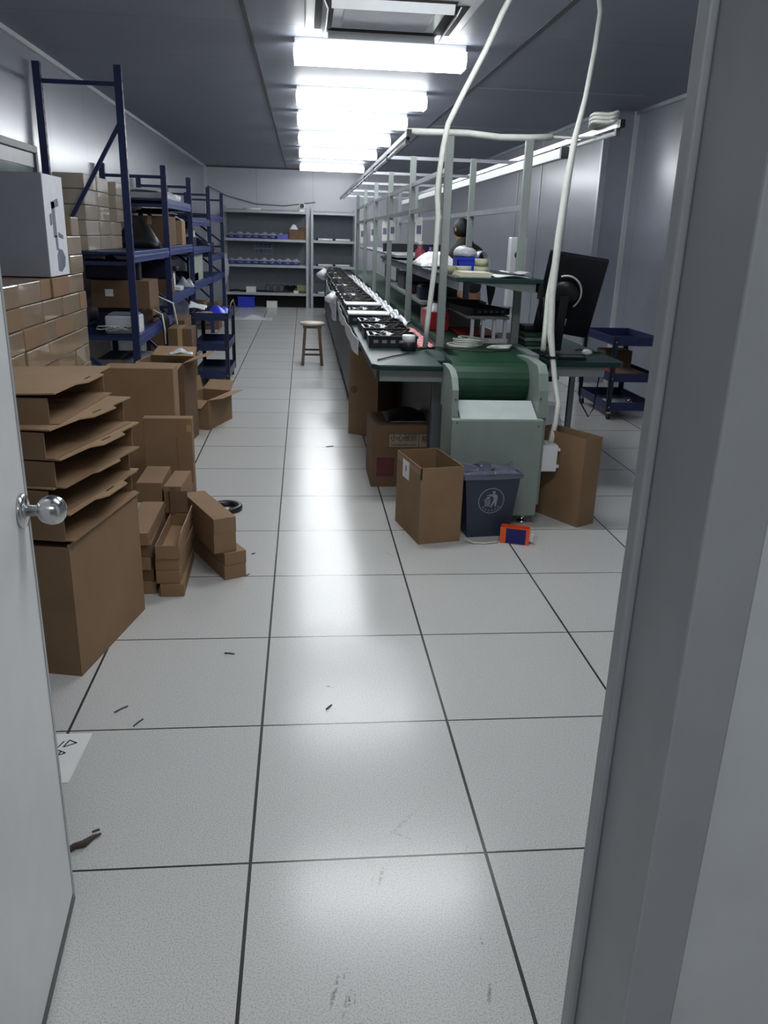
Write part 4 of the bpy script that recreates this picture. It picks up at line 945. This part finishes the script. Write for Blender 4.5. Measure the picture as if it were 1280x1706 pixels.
# ------------------------------------------------------------------ right desk with monitor
dk = thing('side_desk', (1.43, 4.66, 0), 'green topped steel desk attached right of the conveyor', 'desk')
MB().prism([(0, 0), (.44, 0), (.48, .05), (.48, 1.5), (0, 1.5)], .795, .825).build('table_top', GREENM, dk, bevel=.005)
MB().box(.02, .36, .03, .05, .735, .795).build('apron', STEELG, dk)
for x, y in ((.03, .75), (.40, .75), (.03, 1.44), (.40, 1.44)): MB().box(x, x+.035, y, y+.035, 0, .795).build('leg', STEELG, dk)
mo = thing('monitor', (1.60, 4.95, .825), 'large dark monitor seen from behind, turned upright on the side desk', 'monitor')
rv = Vector((.50, .06, -.30)); Mr = Matrix.Rotation(rv.length, 4, rv.normalized()) ; Mm = Matrix.Translation((-.005, -.05, .355)) @ Mr
MB().box(-.172, .172, 0, .028, -.265, .272, M=Mm).build('screen_shell', mk('monitor_shell', '#12141c', .35, var=.1), mo, bevel=.006)
MB().box(-.155, .155, .0275, .0295, -.25, .25, M=Mm).build('screen', BLACK, mo)
MB().lathe([(.0001, 0), (.085, 0), (.08, .03), (.05, .045), (.0001, .045)], M=Mm @ Matrix.Translation((-.03, 0, .03)) @ Matrix.Rotation(PI/2, 4, 'X')).build('rear_hub', BLACK, mo)
MB().box(-.03, .02, -.0015, 0, -.20, -.15, M=Mm).build('rating_label', PAPER, mo)
MB().tube([tuple(Mm @ Vector((-.03+.095*math.cos(a), -.012, .03+.115*math.sin(a)))) for a in [(-.8+.19*k) for k in range(16)]], .006, 8).build('white_lead', HOSE, mo)
nk = Mm @ Vector((-.03, -.04, .03))
MB().bar(tuple(nk), (-.03, .02, .03), .05, .03).build('stand_neck', BLACK, mo)
MB().box(-.16, .12, -.10, .12, 0, .02).build('stand_base', BLACK, mo, bevel=.006)
kb = thing('keyboard', (1.55, 4.80, .826), 'black keyboard in front of the monitor stand', 'keyboard'); MB().box(-.10, .14, -.06, .03, 0, .018).build('body', BLACK, kb, bevel=.004)
t = thing('green_cloths', (1.47, 5.30, .826), 'stack of folded green cloths at the conveyor side of the desk', 'cloth')
for k in range(4): MB().box(-.05-.004*k, .10+.004*k, -.16, .14, .028*k, .028*k+.025).build('fold', TEALC if k % 2 else mk('pale_green_cloth%d' % k, '#7d9186', .8, var=.15), t, bevel=.008)
t = thing('black_folder', (1.47, 5.30, .939), 'black handled case lying on the green cloths', 'case'); MB().box(-.05, .09, -.10, .10, 0, .035).build('body', BLACK, t, bevel=.012)
t = thing('mouse', (1.78, 5.0, .826), 'white computer mouse at the right of the monitor stand', 'mouse'); MB().lathe([(.0001, 0), (.03, 0), (.034, .012), (.028, .026), (.015, .033), (.0001, .034)]).build('shell', WHITE, t)
tag(MB().tube([(1.68, 5.05, .832), (1.78, 5.15, .838), (1.86, 5.05, .832), (1.915, 5.10, .825), (1.925, 5.12, .70), (1.92, 5.15, .45), (1.88, 5.12, .40), (1.82, 5.15, .50), (1.81, 5.2, .78)], .005, 6).build('black_lead', BLACKR), 'thin black lead looping down from the side desk', 'cable')
t = thing('power_adapter', (1.52, 4.98, .70), 'black cable roll hung under the side desk', 'cable'); m = MB()
for k in range(3): m.tube([(.07*math.cos(a*PI/8), .05*math.sin(a*PI/8), .03*k-.02) for a in range(16)], .018, 8, closed=True)
MB().cyl((0, 0, .03), (0, 0, .095), .012).build('hook', CABD, t); m.build('roll', BLACKR, t)
t = thing('clear_bag', (1.66, 5.35, 0), 'clear plastic sack standing on the floor under the side desk', 'bag')
MB().sheet(lambda u, v: (.13*math.cos(2*PI*u)*(.4+.6*math.sin(PI*(.15+.8*v))), .16*math.sin(2*PI*u)*(.5+.5*math.sin(PI*(.15+.8*v))), .005+.44*v), 20, 10).build('film', CLEAR, t)
# right tall carton
RA = math.atan2(4.133-4.066, 1.621-1.505)
cc = Vector((1.505, 4.066, 0)) + Vector((math.cos(RA), math.sin(RA), 0))*.067 + Vector((-math.sin(RA), math.cos(RA), 0))*.19
open_carton('tall_open_carton', tuple(cc), (.134, .36, .50), 'narrow tall open carton right of the conveyor cabinet', [], rotz=RA, mat=CARD)

# ------------------------------------------------------------------ cartons under / before the bench
FA = math.atan2(3.875-3.836, .80-.574)
vx = Vector((math.cos(FA), math.sin(FA), 0)); vy = Vector((-math.sin(FA), math.cos(FA), 0))
cc = Vector((.574, 3.836, 0)) + vx*.115 + vy*.19
fb = open_carton('front_carton', tuple(cc), (.23, .38, .405), 'open brown carton with a white label beside the waste bin', [('x-', 178, .0401), ], rotz=FA+.04, mat=CARD)
lb = MB().box(-.1165, -.1152, -.01, .09, .29, .385).build('label', PAPER, fb)
MB().box(-.1172, -.1164, .03, .045, .33, .36).build('stamp', PRINTG, lb)
MB().box(-.1165, -.109, -.1908, -.184, .345, .4052).build('corner_slit', DARKIN, fb)
fg = thing('fragile_carton', (.62, 5.03, 0), 'dark brown carton printed with Chinese fragile warning under the bench', 'box')
MB().box(-.205, .215, -.19, .22, 0, .395).build('body', CARDD, fg, bevel=.004)
pm = mk('label_paper', '#8a7c68', .7)
MB().box(-.10, .20, -.1925, -.19, .255, .345).build('warning_label', pm, fg)
f = MB()
for a in ((-.10, .20, .255, .258), (-.10, .20, .342, .345), (-.10, -.097, .258, .342), (.197, .20, .258, .342), (.088, .091, .258, .342)): f.box(a[0], a[1], -.1932, -.1924, a[2], a[3])
f.build('label_border', INK, fg)
text_mesh('lettering', '小心破损', .048, INK, fg, facing_neg_y(-.005, -.1932, .315), width=.165)
text_mesh('lettering', 'Handle with care', .02, INK, fg, facing_neg_y(-.005, -.1932, .273), width=.15)
text_mesh('lettering', '易碎', .048, INK, fg, facing_neg_y(.145, -.1932, .308), width=.085)
MB().box(-.17, -.06, -.1922, -.19, .07, .19).build('red_print', mk('faded_red_print', '#5c2a2c', .7, var=.4, scale=12), fg)
t = thing('black_sack', (.66, 5.06, .396), 'black rubbish sack lying on the fragile carton', 'bag')
MB().sheet(lambda u, v: (-.15+.31*u, -.16+.34*v, .004+.06*math.sin(PI*u)**.7*math.sin(PI*v)**.7*(.8+.2*math.sin(9*u+6*v))), 14, 14).build('sack', BLACK, t, solid=.004)
TA = math.atan2(6.184-6.281, .499-.348)
cc = Vector((.348, 6.281, 0)) + Vector((math.cos(TA), math.sin(TA), 0))*.13 + Vector((-math.sin(TA), math.cos(TA), 0))*.17
tc_ = carton('upright_carton', tuple(cc), (.26, .34, .66), 'tall brown carton half under the bench aisle side', rotz=TA, mat=CARD, tape=False)
MB().lathe([(.0001, 0), (.03, 0), (.03, .002), (.0001, .002)], c=(-.08, -.1702, .36), M=Matrix.Rotation(PI/2, 4, 'X')).build('hand_hole', CARDD, tc_)
carton('upright_carton', (.62, 6.9, 0), (.30, .40, .60), 'brown carton deep under the bench behind the fragile one', mat=CARDD)

# ------------------------------------------------------------------ waste bin
NA = math.atan2(4.071-3.937, 1.083-.812)*.25
bn = thing('waste_bin', (.962, 4.02, 0), 'dark blue grey waste bin with a tidy man symbol before the conveyor', 'bin', rotz=NA)
def frus(m, x0, y0, x1, y1, z0, z1, off=0):
    vs = [(-x0, -y0, z0), (x0, -y0, z0), (x0, y0, z0), (-x0, y0, z0), (-x1, -y1, z1), (x1, -y1, z1), (x1, y1, z1), (-x1, y1, z1)]
    m.add(vs, [(0,1,5,4), (1,2,6,5), (2,3,7,6), (3,0,4,7)])
m = MB(); frus(m, .115, .075, .150, .10, 0, .345); frus(m, .110, .070, .145, .095, .006, .345)
m.add([(-.115,-.075,0), (.115,-.075,0), (.115,.075,0), (-.115,.075,0)], [(0,3,2,1)]); m.add([(-.11,-.07,.006), (.11,-.07,.006), (.11,.07,.006), (-.11,.07,.006)], [(0,1,2,3)])
m.build('body', BINM, bn)
m = MB(); frus(m, .152, .102, .160, .110, .325, .350); frus(m, .160, .110, .145, .095, .350, .353); frus(m, .145, .095, .144, .094, .353, .330); m.build('rim', BINM, bn)
def lsheet(u, v):
    a = 2*PI*u; ca, sa = math.cos(a), math.sin(a); k = max(abs(ca)/.152, abs(sa)/.10); x, y = ca/k, sa/k
    w = .004*math.sin(7*u*2*PI)+.004*math.sin(31*u)
    if v < .35: return (x*1.08, y*1.10, .325+.09*v+w*.3)
    q = (v-.35)/.65; return (x*(1.06-.75*q), y*(1.06-.75*q), .362+.012*math.sin(5*u*2*PI+6*q)+.022*math.sin(3*u*2*PI)*q-.04*q)
MB().sheet(lsheet, 64, 8).build('bin_liner', mk('clear_liner', '#84869a', .12, var=.2, scale=30, alpha=.42), bn)
TB = Matrix.Translation((.0, -.0907, .205)) @ Matrix.Rotation(PI/2+.0725, 4, 'X')   # symbol plane on the sloping front
def sym(name, fn): m = MB(); fn(m); return m.build(name, LGREY, bn)
def ring_(m):
    for k in range(40):
        a0, a1 = 2*PI*k/40, 2*PI*(k+1)/40
        m.prism([(.067*math.cos(a0), .067*math.sin(a0)), (.071*math.cos(a0), .071*math.sin(a0)), (.071*math.cos(a1), .071*math.sin(a1)), (.067*math.cos(a1), .067*math.sin(a1))], 0, .001, M=TB)
sym('symbol_ring', ring_)
def man(m):
    q = lambda p: m.prism(p, 0, .001, M=TB)
    q([(.011+.0085*math.cos(a*PI/6), .046+.0085*math.sin(a*PI/6)) for a in range(12)])
    q([(-.028, .031), (-.008, .036), (.026, .035), (.034, .018), (.032, .006), (.012, .006), (.008, .022), (-.006, .027), (-.028, .028)])
    q([(.012, .006), (.032, .006), (.028, -.032), (.021, -.034), (.018, -.008), (.006, -.030), (.000, -.040), (-.004, -.036), (.004, -.016)])
sym('man_symbol', man)
def basket(m):
    q = lambda p: m.prism(p, 0, .001, M=TB)
    q([(-.041, .007), (-.003, .009), (-.003, .006), (-.041, .004)])
    for k in range(5): q([(-.036+.0068*k, .003), (-.032+.0068*k, .003), (-.0315+.006*k, -.032), (-.0345+.006*k, -.032)])
    q([(-.034, .013), (-.022, .022), (-.006, .023), (-.008, .017), (-.016, .011)])
sym('basket_symbol', basket)
for k, ch in enumerate('请勿乱扔垃圾'):
    a = math.radians(-140+20*k); text_mesh('lettering', ch, .013, LGREY, bn, TB @ Matrix.Translation((.056*math.cos(a), .056*math.sin(a), .0006)) @ Matrix.Rotation(a+PI/2, 4, 'Z'))
# orange folded pack by the bin and its tie
op = thing('orange_pack', (1.095, 3.86, 0), 'small orange and indigo packet standing on the floor by the bin', 'packet', rotz=-.35)
m = MB(); m.box(-.075, .075, -.03, -.026, 0, .085); m.box(-.075, .075, .026, .03, 0, .085); m.box(-.075, -.071, -.026, .026, 0, .085); m.box(.071, .075, -.026, .026, 0, .085)
m.build('sleeve', ORANGE, op); MB().box(-.045, .058, -.0312, -.0302, .002, .083).build('dark_panel', INDIGO, op)
MB().box(.075, .095, .0, .02, .01, .05).build('pale_tab', PAPER, op)
tag(MB().tube([(.83, 3.865, .02), (.87, 3.84, .006), (.93, 3.83, .006), (1.0, 3.85, .006)], .005, 6).build('pale_strip', CREAM), 'thin pale strip on the floor before the bin', 'strip')

# ------------------------------------------------------------------ floor litter
pp = thing('paper_sheet', (-.70, 2.09, 0), 'white paper sheet with handwritten marks on the floor by the door', 'paper')
MB().prism([(-.13, .14), (.04, .14), (.03, -.10), (-.13, -.10)], 0, .002).build('sheet', PAPER, pp)
hw = MB()
for P in (((-.035, .10), (-.045, .07)), ((-.02, .105), (-.03, .07)), ((-.02, .105), (.005, .09)), ((.005, .09), (-.03, .07)), ((-.05, .05), (-.06, .02)), ((-.04, .055), (-.05, .02)), ((-.04, .055), (-.015, .04)), ((-.015, .04), (-.05, .02)), ((-.03, .05), (-.035, .025))):
    hw.bar((P[0][0], P[0][1], .0024), (P[1][0], P[1][1], .0024), .004, .0006)
hw.build('handwriting', INK, pp)
sk = thing('bark_scrap', (-.565, 1.735, 0), 'thin brown twisted scrap on the floor by the door', 'scrap', rotz=.75)
MB().tube([(-.06, 0, .008), (-.02, .006, .008), (.0, -.004, .009), (.03, .003, .007), (.05, 0, .006)], [.006, .008, .010, .006, .003], 7).build('scrap', mk('scrap_brown', '#4d423c', .8, var=.2), sk)
LIT = [((-.545, 1.785), .006, 'tiny dark crumb at the tip of the twisted scrap'), ((.08, 2.34), .010, 'small dark thread piece in the middle of the nearest tiles'), ((-.28, 2.72), .012, 'dark sliver on the tile left of the walkway seam'),
       ((-.60, 2.36), .016, 'dark sliver near the base of the big carton'), ((-.53, 2.28), .014, 'dark sliver on the seam near the paper sheet'), ((-.25, 3.72), .006, 'small dark crumb right of the angled stack'), ((-.26, 3.46), .006, 'small dark crumb at the foot of the angled stack'), ((.19, 5.85), .02, 'curled thread on the far walkway tiles')]
for (p, r, l) in LIT:
    a = random.uniform(-.3, 1.2); m = MB().tube([(-r*math.cos(a)*1.6, -r*math.sin(a)*1.6, .003), (0, r*.2, .003), (r*math.cos(a)*1.6, r*math.sin(a)*1.6, .003)], .0026, 6)
    o = m.build('floor_scrap', CABD, loc=(p[0], p[1], 0)); tag(o, l, 'scrap')

# ------------------------------------------------------------------ person working behind the conveyor
def skinned(name, joints, edges, mat, parent, sub=2, root=0):
    me = bpy.data.meshes.new(name); me.from_pydata([j[0] for j in joints], edges, []); me.materials.append(mat)
    o = bpy.data.objects.new(name, me); COL.objects.link(o); o.parent = parent
    sk_ = o.modifiers.new('skin', 'SKIN'); sk_.use_smooth_shade = True
    for i, j in enumerate(joints):
        v = me.skin_vertices[0].data[i]; r = j[1]; v.radius = r if isinstance(r, tuple) else (r, r); v.use_root = (i == root)
    if sub:
        s_ = o.modifiers.new('sub', 'SUBSURF'); s_.levels = sub; s_.render_levels = sub
    return o
pn = thing('person', (1.80, 9.0, 0), 'person in dark jacket with black hair working bent over behind the conveyor', 'person', rotz=-.95)
pn.scale = (.955, .955, .955)
# faces -X, leaning forward
J = [((0, 0, .95), (.15, .12)), ((-.02, 0, 1.12), (.15, .11)), ((-.05, 0, 1.30), (.17, .12)), ((-.10, 0, 1.43), (.15, .10)), ((-.14, 0, 1.50), .058), ((-.165, 0, 1.56), .055), ((-.185, 0, 1.62), (.085, .078)), ((-.19, 0, 1.69), (.09, .08)), ((-.18, 0, 1.745), (.06, .06))]
E_ = [(i, i+1) for i in range(8)]
for s_ in (-1, 1):
    b = len(J); J += [((-.08, s_*.19, 1.41), .060), ((-.16, s_*.23, 1.15), .046), ((-.36, s_*.19, 1.04), .038), ((-.43, s_*.17, 1.03), .028), ((-.49, s_*.165, 1.02), (.022, .036))]
    E_ += [(3, b), (b, b+1), (b+1, b+2), (b+2, b+3), (b+3, b+4)]
    for k, (dy, ln) in enumerate(((-.027, .055), (-.009, .068), (.009, .064), (.026, .05))):
        c = len(J); J += [((-.53, s_*.165+dy, 1.015), .010), ((-.53-ln*.6, s_*.165+dy, 1.0), .009), ((-.53-ln, s_*.165+dy, .975), .008)]; E_ += [(b+4, c), (c, c+1), (c+1, c+2)]
    c = len(J); J += [((-.47, s_*.165-s_*.045, 1.01), .011), ((-.51, s_*.165-s_*.06, 1.0), .009)]; E_ += [(b+3, c), (c, c+1)]
    b = len(J); J += [((.0, s_*.10, .86), (.095, .09)), ((-.01, s_*.11, .48), .062), ((.02, s_*.11, .10), .042), ((-.10, s_*.12, .045), (.045, .04)), ((-.16, s_*.12, .035), .034)]
    E_ += [(0, b), (b, b+1), (b+1, b+2), (b+2, b+3), (b+3, b+4)]
body = skinned('body', J, E_, SKIN, pn)
jk = [((0, 0, .93), (.175, .15)), ((-.02, 0, 1.12), (.175, .14)), ((-.05, 0, 1.30), (.195, .15)), ((-.09, 0, 1.44), (.170, .130)), ((-.125, 0, 1.52), .095), ((-.145, 0, 1.585), .088)]
ek = [(i, i+1) for i in range(5)]
for s_ in (-1, 1):
    b = len(jk); jk += [((-.08, s_*.19, 1.41), .080), ((-.16, s_*.235, 1.15), .066), ((-.36, s_*.19, 1.04), .055), ((-.40, s_*.18, 1.035), .050)]; ek += [(3, b), (b, b+1), (b+1, b+2), (b+2, b+3)]
skinned('jacket', jk, ek, JACK, pn)
tr = [((0, 0, .95), (.165, .14))]; et = []
for s_ in (-1, 1):
    b = len(tr); tr += [((.0, s_*.10, .84), (.11, .105)), ((-.01, s_*.11, .48), .082), ((.02, s_*.11, .10), .070)]; et += [(0, b), (b, b+1), (b+1, b+2)]
skinned('trousers', tr, et, TROU, pn)
for s_ in (-1, 1):
    sh = MB(); sh.prism([(.07, -.045), (.07, .045), (-.06, .052), (-.17, .045), (-.20, 0), (-.17, -.045), (-.06, -.05)], 0, .075, M=Matrix.Translation((0, s_*.12, 0))); sh.build('shoe', BLACK, pn, bevel=.02)
hr = MB().sheet(lambda u, v: (-.168+.092*math.cos(PI*(u*1.56-.78))*math.sin(PI*(.02+.80*v)), .088*math.sin(PI*(u*1.56-.78))*math.sin(PI*(.02+.80*v)), 1.672+.108*math.cos(PI*(.02+.80*v))), 24, 14)
hr.build('hair', HAIR, pn, solid=.012)
fc = MB(); fc.add([(-.262, -.012, 1.645), (-.262, .012, 1.645), (-.292, 0, 1.65), (-.27, 0, 1.69)], [(0,1,2), (0,2,3), (2,1,3), (0,3,1)]); fc.build('nose', SKIN, pn)
for s_ in (-1, 1):
    MB().ball((-.262, s_*.032, 1.69), .011).build('eye', BLACK, pn); MB().ball((-.175, s_*.085, 1.66), .024, sc=(.6, .4, 1)).build('ear', SKIN, pn)
MB().box(-.272, -.262, -.024, .024, 1.615, 1.622).build('mouth', mk('lips', '#8a5248', .5), pn)

for _o in COL.objects:
    if 'label' in _o.keys() and not (4 <= len(_o['label'].split()) <= 16): print('LABEL LEN', len(_o['label'].split()), _o['label'])
